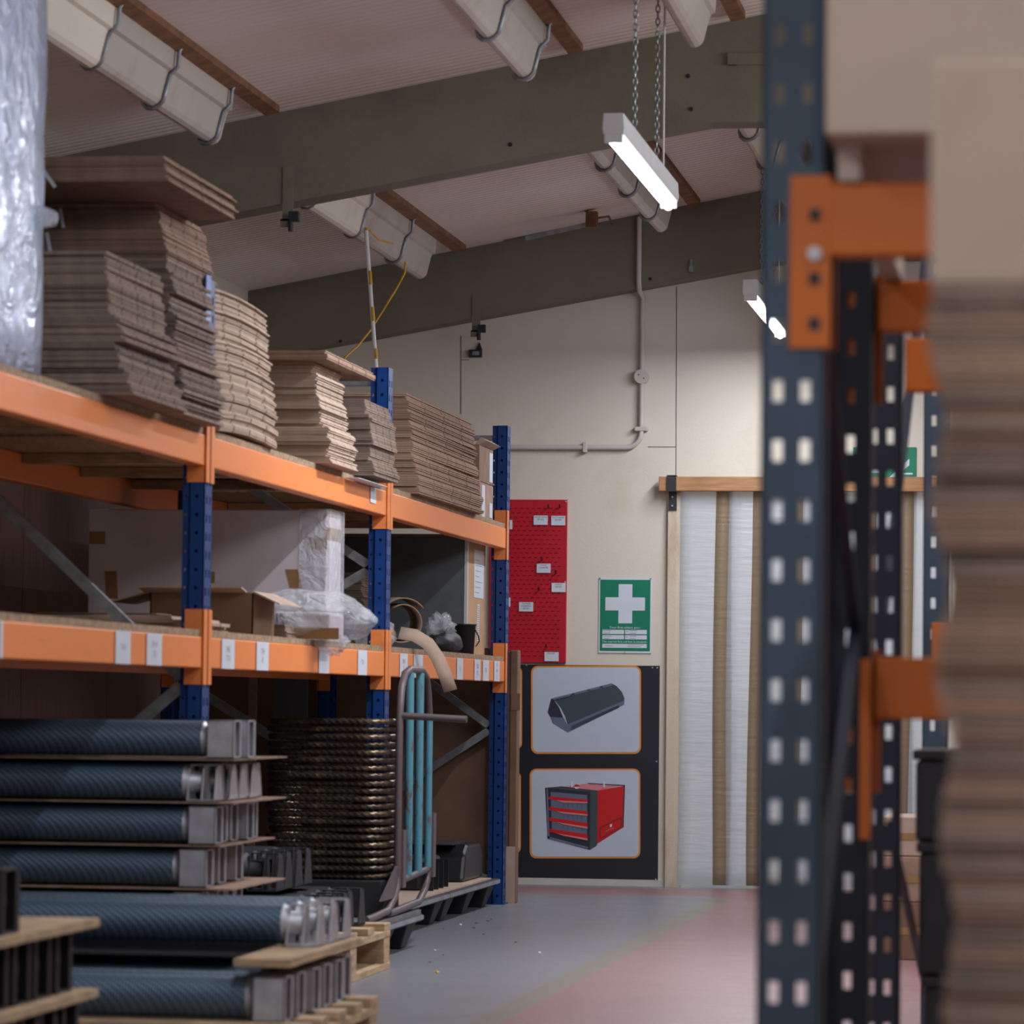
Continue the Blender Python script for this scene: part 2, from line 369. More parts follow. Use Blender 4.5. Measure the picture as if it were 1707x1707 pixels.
# portal beams
def portal(y0, y1, label):
    lo = [(XL, roof(XL)-.32), (-1.3, roof(-1.3)-.342), (-.6, roof(-.6)-.342), (XR, roof(XR)-.32)]
    poly = lo+[(XR, roof(XR)), (RX, roof(RX)), (XL, roof(XL))]
    o = struct(MB().prism(poly, 'y', y0, y1), 'roof_beam', 'beam'); return o
b1 = portal(13.0, 13.15, ''); b2 = portal(17.02, 17.165, '')
tag(b1, 'olive green sloping roof beam crossing the middle of the room'); tag(b2, 'olive green sloping roof beam against the cream end wall')
portal(8.85-.0, 8.99, '') if False else None
def studs(beam, Y, pts):
    for x, y in pts:
        p = at(x, y, Y=Y); MB().tube([(p.x, Y-.006, p.z), (p.x, Y, p.z)], .0075, 10).build('bolt_head', 'black', beam)
studs(b1, 13.0, ((851, 241), (1147, 127), (1152, 182))); studs(b2, 17.02, ((1084, 465), (568, 569)))
# flat bar hooks bolted on the beams
def hook(p, Y, z1, z0, label):
    t = empty('beam_hook', (p, Y-.03, z0-.03), label, 'hook')
    m = MB(); m.box(-.019, .019, .024, .03, .03, z1-z0+.03); m.box(-.019, .019, -.01, .03, .024, .03); m.prism([(-.01, 0), (.03, .024), (.03, .03), (-.01, .03)], 'x', -.019, .019)
    m.build('strap', 'beam', t)
    n = MB(); n.box(.015, .05, -.03, .0, .02, .055); n.tube([(.02, -.015, .03), (.02, -.015, -.015)], .009, 8); n.build('clip', 'blackm', t)
hook(-2.80, 13.0, 2.72, 2.53, 'green flat bar hook screwed to the nearer roof beam')
hook(-2.775, 17.02, 2.70, 2.535, 'green flat bar hook screwed to the beam on the end wall')
# apex plate
m = MB().box(-1.24, -.66, 12.985, 13.0, 3.06, 3.10); m.box(-1.24, -1.21, 12.98, 13.0, 3.06, 3.10)
tag(m.build('apex_plate', 'beam'), 'thin steel plate bolted across the ridge of the nearer roof beam', 'plate')
m = MB().bar((-1.783, 17.012, 2.80), (-1.783, 17.012, 2.86), .012, .012)
m.bar((-1.783, 17.008, 2.80), (-1.783, 17.008, 2.825), .022, .02)
tag(m.build('beam_clip', 'galv'), 'small metal clip fixed high on the far green beam', 'clip')

# purlins with hoops
def purlin(X, y0, y1, hoops, label, bright=None):
    t = empty('roof_purlin', (X, y0, roof(X)), label, 'purlin', 'sheathed purlins under the ceiling')
    s_ = .187
    prof = []
    for k in range(7):
        a = math.pi*(1.0+k/6.0); prof.append((-.004+.03*math.cos(a), -.16+.03*math.sin(a)))
    prof += [(.040, -.105), (.046, -.09), (.060, -.086), (.066, -.02), (.066, .0), (-.035, -.0)]
    L = y1-y0
    def piece(a, b, mt_, grow=0):
        MB().prism([(x*(1+grow), z*(1+grow)+x*s_) for x, z in prof], 'y', a, b).build('sheathing', mt_, t)
    segs = [0]+[h-y0 for h in hoops]+[L]
    if bright: piece(0, bright-y0, 'gutter_lit', .03); piece(bright-y0, L, 'gutter')
    else: piece(0, L, 'gutter')
    MB().prism([(.066, -.028+.066*s_), (.115, -.028+.115*s_+.004), (.115, .115*s_), (.066, .066*s_)], 'y', 0, L+.5).build('timber_batten', 'batten', t)
    for h in hoops:
        hp = []
        ring = [(-.04, -.002), (-.04, -.14)]+[(-.004+.037*math.cos(math.pi*(1+k/6)), -.16+.037*math.sin(math.pi*(1+k/6))) for k in range(7)]+[(.05, -.10), (.075, -.08), (.078, -.03), (.10, -.004)]
        MB().tube([(x, h-y0, z+x*s_) for x, z in ring], .0075, 6).build('hoop', 'galv', t)
    return t
GH = lambda e, n: [e-.04-.75*k for k in range(n)]
purlin(-2.925, 4.5, 12.38, GH(12.34, 8), 'left sheathed purlin with near cover coloured as if lit, running to the nearer beam', 10.82)
purlin(-1.85, 4.5, 12.38, GH(12.34, 8), 'middle dull sheathed purlin running to the nearer beam')
purlin(-1.285, 4.5, 12.38, [11.3, 10.2], 'right-hand sheathed purlin close to the chains, ending at the nearer beam')
purlin(-2.925, 13.2, 16.42, [13.95, 14.85, 15.75], 'far left purlin with cover coloured as if lit, beside the white pole', 14.85)
purlin(-1.85, 13.2, 16.42, [14.45, 15.2, 15.95], 'far purlin behind the large lit tube lamp')
purlin(-1.285, 13.2, 16.42, [14.4, 15.2], 'far purlin mostly hidden by the grey rack post')
# tension wires/rail below far ceiling
a, b = at(840, 402, Y=16.6), at(985, 372, Y=16.6)
t = empty('ceiling_rail', a, 'thin rusty rail with a clamp under the far ceiling', 'rail')
d = b-a
MB().bar((0,0,0), d, .012, .01).build('rail', 'joint', t)
MB().bar((.1,-.01,.01), d*.98+Vector((0,-.01,-.004)), .006, .02).build('strip', 'galv', t)
m = MB(); m.box(d.x-.02, d.x+.03, -.03, .02, d.z-.02, d.z+.05); m.tube([(d.x-.03,0,d.z+.06),(d.x+.03,-.02,d.z+.02),(d.x+.08,0,d.z+.03),(d.x+.1,0,d.z-.01)], .006, 6); m.build('clamp', 'batten', t)

# ------------------------------------------------------------ tube lamps
def lamp(y0, y1, X, z, label, power=26, chains=True):
    t = empty('tube_lamp', (X, y0, z), label, 'lamp', 'tube lamps hung in a row over the aisle')
    L = y1-y0
    MB().prism([(-.03,.012),(.03,.012),(.033,.03),(.03,.075),(-.03,.075),(-.033,.03)], 'y', 0, L).build('housing', 'plast', t, bevel=.002)
    MB().tube([(0, .02, -.002), (0, L-.02, -.002)], .0165, 12).build('tube', 'tube', t)
    for yy in (0, L-.02):
        MB().box(-.028, .028, yy, yy+.02, -.012, .014).build('tube_holder', 'plast', t, bevel=.004)
    if chains:
        for yy in (.35*L, .75*L):
            n = int((roof(X)-z-.075)/.021); m = MB()
            for k in range(n):
                zz = .075+k*.021+.012; a0 = k % 2*math.pi/2
                ring = [(.0065*math.cos(q)*math.cos(a0), .0065*math.cos(q)*math.sin(a0), .014*math.sin(q)) for q in (2*math.pi*i/10 for i in range(10))]
                m.tube([(x, y+yy, q+zz) for x, y, q in ring], .0024, 5, closed=True)
            m.build('hanging_chain', 'chain', t)
        m = MB().tube([(.022, .75*L, .08), (.022, .75*L, roof(X)-z)], .0035, 6); m.build('flex', 'plast', t)
    l = area('tube_light', (X, (y0+y1)/2, z-.022), (0,0,0), .03, L-.1, power, (.90, .94, 1))
    return t
lamp(10.9, 12.4, -1.376, 2.49, 'large lit tube lamp on two chains in front of the nearer beam', 32)
lamp(15.2, 16.75, -1.352, 2.485, 'small distant lit tube lamp behind the grey slotted post', 24)
lamp(6.55, 8.05, -1.376, 2.49, 'lit tube lamp over the aisle beyond the top of the photo', 9)
lamp(2.2, 3.7, -1.376, 2.49, 'lit tube lamp nearest the entrance of the aisle', 10)

lamp(.3, 1.8, .35, 2.49, 'added unseen tube lamp brightening the near carton stack, over the front of the grey rack', 27)  # lamp put in only to brighten the near cartons from above

# ------------------------------------------------------------ things on the end wall
# red perforated panel
p0, p1 = at(948, 834, Y=17.15), at(943, 1106, Y=17.15)
XA, XB, Z0, Z1 = -2.72, -2.362, 1.016, 1.768
t = empty('tool_panel', (XA, 17.17, Z0), 'red louvred metal panel with white name cards on the cream wall', 'panel')
m = MB().box(0, XB-XA, -.02, 0, 0, Z1-Z0)
r = 0; z = .03
while z < Z1-Z0-.03:
    x = .02+(r % 2)*.0135
    while x < XB-XA-.03:
        m.add([(x, -.0202, z), (x+.013, -.0202, z), (x+.013, -.0245, z+.003), (x, -.0245, z+.003), (x, -.0202, z+.0045), (x+.013, -.0202, z+.0045)], [(0,1,2,3),(3,2,5,4)], 0)
        x += .027
    z += .0206; r += 1
m.build('sheet', 'red', t, bevel=.0015)
def card(px0, py0, px1, py1, lines):
    a, b = at(px0, py0, Y=17.145), at(px1, py1, Y=17.145)
    m = MB().box(a.x-XA, b.x-XA, -.0262, -.0252, b.z-Z0, a.z-Z0)
    h = (a.z-b.z)
    for k, s in enumerate(lines): text(m, s, ((a.x+b.x)/2-XA, -.0265, a.z-Z0-h*(.17+.26*k)), h*.23, 1)
    m.build('name_card', ['white', 'ink'], t)
o_ = lambda x, y: (840+x*.164, 820+y*.164)
for (x0, y0, x1, y1, ln) in ((303,240,445,335,('LARGE HAND','BRUSH')), (482,243,624,340,('SOFT HAND','BRUSH')), (334,729,475,823,('TOILET','CLEANER')),
                             (486,925,628,1019,('TOILET','BRUSH')), (154,1120,298,1216,('OUTSIDE','SWEEPING','BRUSH')), (413,1627,556,1722,('BUCKET',)),
                             (-60,285,86,380,('BROOM',)), (-75,1073,66,1168,('MOP',))):
    card(*o_(x0, y0), *o_(x1, y1), ln)
for x, y in ((458,155),(573,153),(391,690),(532,823),(362,992),(435,1572)):
    a = at(*o_(x, y), Y=17.145); m = MB().tube([(a.x-XA, -.02, a.z-Z0), (a.x-XA, -.045, a.z-Z0), (a.x-XA, -.05, a.z-Z0+.012)], .0032, 6); m.build('peg', 'blackm', t)
for x, y in ((632,98),(622,915)):
    a = at(*o_(x, y), Y=17.145); MB().tube([(a.x-XA, -.02, a.z-Z0), (a.x-XA, -.026, a.z-Z0)], .004, 8).build('screw', 'alu', t)
# first aid sign
a, b = at(1000, 963, Y=17.165), at(1084, 1089, Y=17.165)
W, H = b.x-a.x+.008, a.z-b.z
t = empty('first_aid_sign', (a.x-.004, 17.168, b.z), 'green and white first aid poster with a white cross, pinned to the cream wall', 'sign')
m = MB().box(0, W, -.003, 0, 0, H); m.box(.006, W-.006, -.0036, -.003, .009, H-.009, 1)
def R(u0, v0, u1, v1, mi, y=-.0042): m.box(u0*W, u1*W, y, y+.0006, (1-v1)*H, (1-v0)*H, mi)
# u,v fractions measured on the poster
R(.375, .085, .635, .605, 0); R(.125, .26, .3745, .435, 0); R(.6355, .26, .875, .435, 0)
for v0, v1 in ((.692,.748),(.762,.818)):
    R(.075, v0, .485, v1, 0); R(.505, v0, .915, v1, 0)
R(.075, .878, .915, .932, 0)
text(m, 'Your first aiders are:-', (.5*W, -.0045, (1-.662)*H), .0165, 0)
text(m, 'The nearest first aid box is situated:-', (.5*W, -.0045, (1-.85)*H), .0142, 0)
for u0, u1, v in ((.09,.24,.705),(.09,.22,.735),(.09,.25,.775),(.09,.21,.806),(.52,.56,.712),(.59,.73,.703),(.59,.71,.735),(.52,.56,.782),(.59,.72,.775),(.59,.71,.806),(.12,.28,.905),(.55,.85,.892),(.55,.8,.916)):
    m.box(u0*W, u1*W, -.0046, -.0042, (1-v)*H-.0012, (1-v)*H+.0012, 2)
m.build('poster', ['white', 'green', 'greyink'], t)
for u, v in ((.02,.01),(.98,.01)): MB().tube([(u*W, -.003, (1-v)*H), (u*W, -.008, (1-v)*H)], .003, 8).build('pin', 'brightblue', t)
MB().tube([(.5*W, -.003, .005), (.5*W, -.006, .005)], .003, 8).build('pin', 'yellow', t)
# black display board with two product pictures
XA, XB, Z0, Z1 = -3.05, at(1098, 1300, Y=17.16).x, .03, at(1000, 1109, Y=17.16).z
t = empty('display_board', (XA, 17.17, Z0), 'black display board with two pale product pictures in orange frames', 'sign')
MB().box(0, XB-XA, -.012, 0, 0, Z1-Z0).build('board', 'pblack', t)
q1 = lambda x, y: (860+x*.1523, 1090+y*.1523)
q2 = lambda x, y: (860+x*.1523, 1250+y*.1523)
def wl(p, dep):
    a = at(p[0], p[1], Y=17.157); return (a.x-XA, -.012-dep, a.z-Z0)
def poly(m, pts, q, lay, mi):
    vs = [wl(q(*p), .0006*lay) for p in pts]; m.add(vs, [tuple(range(len(vs)))], mi)
def rrect(x0, y0, x1, y1, r, n=6):
    out = []
    for cx, cy_, a0 in ((x1-r, y0+r, -90), (x1-r, y1-r, 0), (x0+r, y1-r, 90), (x0+r, y0+r, 180)):
        for k in range(n+1):
            a = math.radians(a0+90*k/n); out.append((cx+r*math.cos(a), cy_+r*math.sin(a)))
    return out
m = MB(); MM = ['porange','ppale','heat','heat2','heat3','pred','ppink','white','heat3']
poly(m, rrect(165, 130, 1370, 1095, 75), q1, 1, 0); poly(m, rrect(183, 148, 1352, 1075, 62), q1, 2, 1)
poly(m, [(347,640),(385,490),(410,495),(470,580),(520,700),(375,690)], q1, 3, 4)     # dark end
poly(m, [(375,690),(525,702),(565,775),(568,862),(400,760)], q1, 3, 3)
poly(m, [(385,490),(1045,322),(1100,350),(1160,415),(1190,490),(1185,515),(565,772),(540,690),(490,590),(430,515)], q1, 3, 2)
poly(m, [(565,772),(1188,510),(1185,555),(568,862)], q1, 4, 3)
for dy in (0, 18, 36): poly(m, [(605,790+dy*.9),(1130,560+dy*.55),(1130,568+dy*.55),(605,799+dy*.9)], q1, 5, 4)
poly(m, [(385,490),(1045,322),(1060,345),(425,505)], q1, 5, 3)
for cx, cy_ in ((622,445),(795,400),(935,365)): poly(m, [(cx-22,cy_+15),(cx-8,cy_-10),(cx+10,cy_-12),(cx+26,cy_+8),(cx+8,cy_+4),(cx-4,cy_+2)], q1, 6, 8)
for k in range(14):
    x = 440+k*13; y = 497-k*3.4; poly(m, [(x,y),(x+7,y-2),(x+7,y+12),(x,y+14)], q1, 6, 8)
m.build('picture_panel', MM, t)
m = MB()
poly(m, rrect(150, 205, 1362, 1188, 75), q2, 1, 0); poly(m, rrect(170, 222, 1345, 1168, 62), q2, 2, 1)
poly(m, [(470,410),(785,368),(1190,385),(895,445)], q2, 3, 6)
poly(m, [(785,362),(1195,385),(1190,395),(790,372)], q2, 4, 4)
poly(m, [(895,445),(1185,395),(1180,845),(888,1030)], q2, 3, 5)
poly(m, [(1183,385),(1195,385),(1180,850),(1168,848)], q2, 4, 4)
poly(m, [(320,415),(500,400),(895,445),(888,1045),(810,1095),(347,970)], q2, 4, 4)
poly(m, [(815,460),(893,447),(886,1042),(810,1092)], q2, 5, 2)
poly(m, [(320,415),(470,408),(893,444),(815,460)], q2, 5, 2)
poly(m, [(380,460),(780,495),(780,990),(395,890)], q2, 5, 3)
poly(m, [(335,420),(350,425),(370,965),(347,970)], q2, 6, 3); poly(m, [(347,945),(790,1062),(790,1085),(347,970)], q2, 6, 3)
poly(m, [(370,910),(780,1010),(780,1050),(370,945)], q2, 6, 8)
for y0, y1 in ((508,545),(625,672),(740,800),(862,925)):
    poly(m, [(372,y0),(785,y0+(y1-y0)*1.0),(785,y1+(y1-y0)*1.0),(350,y0+32)], q2, 7, 5)
    poly(m, [(440,y0+35+(y1-y0)*.25),(785,y1+(y1-y0)*.7),(785,y1+(y1-y0)*1.05),(520,y0+58+(y1-y0)*.3)], q2, 8, 6)
for x in (520, 570, 620, 670, 720):
    for yy in (560, 680, 800): poly(m, [(x,yy+(x-500)*.12),(x+4,yy+(x-500)*.12),(x+4,yy+60+(x-500)*.12),(x,yy+60+(x-500)*.12)], q2, 6, 2)
for (x0,y0,x1,y1) in ((920,850,1150,738),(920,970,1150,845)): poly(m, [(x0,y0),(x1,y1),(x1,y1+6),(x0,y0+6)], q2, 7, 4)
for x, y in ((920,850),(1150,738)): poly(m, [(x,y),(x+6,y),(x+6,y+110),(x,y+118)], q2, 7, 4)
poly(m, [(1030,818),(1052,810),(1052,840),(1030,848)], q2, 8, 7); poly(m, [(985,888),(1070,850),(1070,857),(985,895)], q2, 8, 6)
for cx in (615, 968): poly(m, [(cx-12,345),(cx+10,345),(cx+6,410),(cx-10,410)], q2, 8, 7)
poly(m, [(640,390),(655,378),(680,378),(700,395),(690,425),(650,425)], q2, 8, 5); poly(m, [(640,405),(700,405),(685,425),(650,425)], q2, 9, 7)
m.build('picture_panel', MM, t)
m = MB(); poly(m, rrect(-500, 140, 68, 1040, 60), q1, 1, 0); poly(m, rrect(-480, 158, 52, 1020, 50), q1, 2, 1)
poly(m, rrect(-500, 240, 55, 1130, 60), q2, 1, 0); poly(m, rrect(-480, 258, 38, 1110, 50), q2, 2, 1); m.build('picture_panel', MM, t)
for p in ((118,122),(1495,150),(1548,152),(1540,1177)):
    a = wl(q1(*p), 0); MB().tube([(a[0], -.012, a[2]), (a[0], -.016, a[2])], .0035, 8).build('screw', 'alu', t)
a = wl(q2(1530,1415), 0); MB().tube([(a[0], -.012, a[2]), (a[0], -.016, a[2])], .0035, 8).build('screw', 'alu', t)
# exit sign
t = empty('exit_sign', (-1.05, 17.168, 1.875), 'green emergency exit sign with a white diagonal arrow above the doorway', 'sign')
m = MB().box(0, .285, -.004, 0, 0, .137)
m.prism([(.165,.0),(.19,.0),(.255,.055),(.255,.085)], 'y', -.005, -.004, 1); m.prism([(.195,.085),(.205,.085),(.205,.02),(.27,.02),(.27,.012),(.195,.012)], 'y', -.005, -.004, 1)
m.box(.02, .12, -.005, -.004, .02, .115, 1)
m.build('plate', ['green', 'white'], t)
# conduit
t = empty('conduit', (-2.021, 17.15, 2.334), 'cream surface conduit with a round box running down the end wall', 'conduit')
O = Vector((-2.021, 17.15, 2.334))
pts = [Vector((-2.021, 17.0, 3.02))-O, Vector((-2.021, 17.0, 2.80))-O, Vector((-2.021, 17.005, 2.74))-O] 
up = MB().tube([(0, -.155, .72), (0, -.155, .42), (0, -.13, .385), (0, -.01, .37), (0, -.004, .35), (0, -.004, .0)], .0115, 10)
up.build('pipe', 'conduit', t)
bend = [(0, -.004, 0), (0, -.004, -.25)]+[(-.07+.07*math.cos(q), -.004, -.255-.07*math.sin(q)) for q in (math.pi/2*k/6 for k in range(7))]+[(-.9, -.004, -.325)]
MB().tube(bend, .0115, 10).build('pipe', 'conduit', t)
MB().tube([(0, -.028, 0), (0, .018, 0)], .033, 20).build('junction_box', 'conduit', t)
for x, z in ((-.012,.008),(.012,-.008)): MB().tube([(x, -.031, z), (x, -.027, z)], .004, 6).build('screw', 'joint', t)
for x, z, v in ((0,-.24,1), (-.26,-.325,0), (-.62,-.325,0)):
    MB().box(x-(.03 if v else .01), x+(.03 if v else .01), -.018, .018, z-(.01 if v else .024), z+(.01 if v else .024)).build('saddle', 'conduit', t, bevel=.003)
# black wall clamp
p = at(793, 585, Y=17.16)
t = empty('wall_bracket', (p.x, 17.168, p.z-.03), 'small black and steel bracket on the cream wall under the far hook', 'bracket')
m = MB().box(-.03, .03, -.03, 0, 0, .035); m.build('block', 'blackm', t, bevel=.003)
MB().prism([(-.0, .035), (.03, .035), (.018, .07)], 'y', -.012, 0).build('fin', 'black', t)
MB().box(-.012, .02, -.034, -.03, .008, .026).build('plate', 'galv', t)
# doorway: jamb, header, bracket, strips
struct(MB().box(-1.893, -1.852, 17.135, 17.17, 0, DT), 'door_1', 'jamb')
struct(MB().box(-1.852, -1.838, 17.14, 17.30, 0, DT), 'trim_20', 'jamb')
a = at(1101, 797, Y=17.12)
m = MB().box(-1.932, -.5, 17.09, 17.135, 1.806, 1.872)
tag(m.build('door_header', 'header', bevel=.003), 'varnished timber rail across the top of the strip curtain', 'rail')
t = empty('corner_bracket', (-1.873, 17.09, 1.72), 'dark steel bracket hooked over the left end of the timber rail', 'bracket')
m = MB().box(-.022, .022, -.008, -.002, .083, .148); m.box(-.022, .022, -.008, .044, .1535, .158); m.build('hook_plate', 'blackm', t)
m = MB().box(-.016, .02, .037, .043, 0, .086); m.build('fixing_plate', 'blackm', t)
for z in (.02, .06): MB().tube([(.0, .037, z), (0, .032, z)], .004, 8).build('screw', 'alu', t)
STR = empty('strip', (0,0,0), 'x', 'x'); bpy.data.objects.remove(STR)
sw = .24
for k in range(7):
    x0 = -1.84+k*.168; y = 17.150
    m = MB(); nz = 24
    vs = []
    for i in range(nz+1):
        z = .012+(DT+.02)*i/nz; sway = .012*math.sin(z*2.1+k*1.7)*(1-z/DT)
        for jx in range(5):
            u = jx/4; vs.append((x0+u*sw*(1 if True else 0)+sway-(.015*(1-z/DT) if k else 0), y-.006+.012*u, z))
    fs = [(i*5+j_, i*5+j_+1, (i+1)*5+j_+1, (i+1)*5+j_) for i in range(nz) for j_ in range(4)]
    m.add(vs, [f for q, f in enumerate(fs) if k == 0 or q % 4], 0, True)
    if k: m.add(vs, [f for q, f in enumerate(fs) if q % 4 == 0], 1, True)
    o = m.build('curtain_strip', ['strip', 'stripb'])
    so = o.modifiers.new('s', 'SOLIDIFY'); so.thickness = .002
    lab = ['frosted plastic strip against the left jamb of the doorway', 'second frosted strip from the left jamb, brown where it overlaps',
           'third frosted strip, partly behind the grey slotted post'][k] if k < 3 else 'frosted plastic strip seen between the right-hand rack posts'
    tag(o, lab, 'strip curtain', 'strips of the doorway curtain')
# things in the next room
t = empty('teal_machine', (-1.75, 19.2, 0), 'blurred teal cabinet seen through the strip curtain', 'machine')
MB().box(-.25, .45, 0, .5, .55, .86).build('body', 'teal', t, bevel=.01); MB().box(-.22, .42, .02, .48, 0, .55).build('base', 'plast', t, bevel=.01)
MB().box(0, .12, -.01, 0, .66, .74).build('panel', 'yellow', t)
m = MB().box(-.5, .2, 0, .6, 0, .5); tag(m.build('crate', 'plast', loc=(-.7, 19.5, 0), bevel=.01), 'pale crate seen dimly through the strip curtain', 'crate')

# ------------------------------------------------------------ left racking
FX = -2.374; RXK = -3.16; PY = [7.3, 10.0, 12.7, 15.4]; ZU, ZL, BH = 1.553, 1.002, .085
rack = empty('pallet_rack', (FX, 7.3, 0), 'long orange and blue pallet racking along the left side of the aisle', 'racking')
OF = Vector((FX, 7.3, 0))
def L3(x, y, z): return (x-OF.x, y-OF.y, z)
def upright(y, front=True, top=1.98):
    m = MB(); y -= OF.y
    if front:
        x = 0; s_ = -1
    else:
        x = RXK-FX; s_ = 1
    # front plate with two slot columns, side plates with small holes, rear lips
    m.plate((x, y, 0), (0,1,0), (s_,0,0), .085, 0, top, .003, [(.024,.014,.022),(.061,.014,.022)], .05)
    for yy, n_ in ((y, 1), (y+.085, -1)):
        m.plate((x, yy, 0), (s_,0,0), (0,n_,0), .04, 0, top, .003, [(.022,.009,.009)], .05, .01)
        m.plate((x+s_*.04, yy, 0), (s_*.5,n_*.86,0), (0,n_,0), .014, 0, top, .003, [], .05)
        m.plate((x+s_*.047, yy+n_*.011, 0), (s_,0,0), (0,n_,0), .017, 0, top, .003, [(.009,.006,.008)], .05, .01)
    u = m.build('upright', 'blue', rack)
    MB().box(min(x+s_*.09, x-s_*.01), max(x+s_*.09, x-s_*.01), y-.01, y+.095, 0, .004).build('foot_plate', 'blue', u)
    return u
for y in PY:
    upright(y); upright(y, False)
# braces between front and rear uprights
def brace(y, zf, zr):
    MB().bar(L3(FX-.055, y+.043, zf), L3(RXK+.055, y+.043, zr), .03, .02, up=(0,1,0)).build('brace', 'galv', rack)
for y, zs in ((7.3, (.86, 1.5)), (10.0, (.88, 1.48, 1.9)), (12.7, (.35, .8, 1.29, 1.78)), (15.4, (.22, .71, 1.2, 1.75))):
    if y == 10.0: brace(y, .88, 1.5); brace(y, 1.9, 1.5); brace(y, .88, .3)
    elif y == 12.7: brace(y, 1.29, 1.72); brace(y, 1.29, .9); brace(y, .5, .9); brace(y, .5, .12)
    elif y == 15.4: brace(y, .725, 1.2); brace(y, 1.62, 1.2); brace(y, .725, .28); brace(y, .1, .28)
    else: brace(y, .88, 1.5); brace(y, .88, .3)
    MB().bar(L3(FX-.055, y+.043, 1.93), L3(RXK+.055, y+.043, 1.93), .03, .022, up=(0,0,1)).build('brace', 'galv', rack)
def conn(m, y, side, x, s_, z):
    """end bracket: side plate on the post face turned to the bay plus a front lip. side: +1 on the far face of the near post"""
    yy = y+.085 if side > 0 else y
    n_ = 1 if side > 0 else -1
    a, b = (yy, yy+n_*.004)
    m.box(min(x+s_*.002, x+s_*.05), max(x+s_*.002, x+s_*.05), min(a, b), max(a, b), z-BH-.045, z+.075)
    c, d_ = (yy+n_*.004, yy-n_*.034)
    m.box(min(x-s_*.001, x-s_*.0045), max(x-s_*.001, x-s_*.0045), min(c, d_), max(c, d_), z-BH-.045, z+.075)
LAB = [(8.059,8.082),(9.065,9.213),(9.379,9.537),(10.225,10.382),(10.67,10.832),(11.569,11.729),(12.209,12.366),(12.979,13.133),(13.254,13.438),(14.19,14.33),(14.605,14.753),(14.813,14.966),(15.106,15.249)]
LT = [(), ('TX3',), ('TH 8','15'), ('HE','TX'), ('TH','K'), (), ('TX',), ('FBX','K'), ('K',), ('15',), ('TB','K'), ('TK',), ('N','FBX','E')]
for i in range(3):
    ya, yb = PY[i]+.085-OF.y, PY[i+1]-OF.y
    for z in (ZU, ZL):
        for x, s_, nm2 in ((0, -1, 'f'), (RXK-FX, 1, 'r')):
            m = MB()
            a, b = sorted((x+s_*.001, x+s_*.048))
            m.box(a, b, ya+.004, yb-.004, z-BH, z)
            # pressed step on the inner top edge carrying the board
            bm_ = m.build('beam', 'orange', rack, bevel=.004)
            for cy0, sd in ((ya-.085, 1), (yb, -1)): m = MB(); conn(m, cy0, sd, x, s_, z); m.build('beam_connector', 'orange', bm_)
            if z == ZL and nm2 == 'f':
                for (l0, l1), tx in zip(LAB, LT):
                    if PY[i] < (l0+l1)/2 < PY[i+1]:
                        m = MB().box(.0012, .0018, l0-OF.y, l1-OF.y, z-BH+.001, z-.001)
                        for k, s in enumerate(tx): text(m, s, (.0022, (l0+l1)/2-OF.y, z-BH*(.5+.3*(k-(len(tx)-1)/2))), .019 if len(s) > 2 else .024, 1, dx=(0,1.6,0))
                        m.build('shelf_label', ['white', 'greyink'], bm_)
            if z == ZU and nm2 == 'f' and i == 1:
                MB().box(.0012, .0018, 12.39-OF.y, 12.49-OF.y, z-.055, z-.004).build('shelf_label', 'white', bm_)
        MB().box(RXK-FX+.0, -.006, ya+.006, yb-.006, z+.001, z+.019).build('shelf_board', 'chip', rack)
        for yy in (ya+.7, ya+1.35, ya+2.0):
            MB().box(RXK-FX+.05, -.05, yy-.02, yy+.02, z-.03, z-.001).build('board_support', 'pine', rack)
TOPU, TOPL = ZU+.0195, ZL+.0195

# ------------------------------------------------------------ flattened cartons
def carton_mesh(xb, xf, y0, y1, t, mt_, notch=.05, bow=0., seed=0, lift=None):
    """a flat-folded carton: two plies, slot notches on the aisle side and on the near end"""
    r = random.Random(seed); m = MB()
    L = y1-y0; cuts = [.0, .22, .235, .5, .515, .78, .795, 1.]
    ys = [y0+L*c for c in cuts]
    W_ = xf-xb
    for ply in range(2):
        za = ply*t*.5+t*.03; zb = za+t*.40
        dx = r.uniform(-.004, .004); 
        top = []; 
        def zz(y): return bow*(1-((y-(y0+y1)/2)/(L/2))**2)
        for i in range(len(ys)-1):
            f = xf+dx-(notch if i in (1, 3, 5) else 0)
            a, b = ys[i], ys[i+1]
            za0, za1 = za+zz(a), za+zz(b); th = zb-za
            m.add([(xb,a,za0),(f,a,za0),(f,b,za1),(xb,b,za1),(xb,a,za0+th),(f,a,za0+th),(f,b,za1+th),(xb,b,za1+th)],
                  [(3,2,1,0),(4,5,6,7),(1,2,6,5),(3,0,4,7)]+([(0,1,5,4)] if i in (0,1,2,3,4,5,6) else [])+([(2,3,7,6)] if i in (0,1,2,3,4,5,6) else []), 0)
    return m
CN = [0]
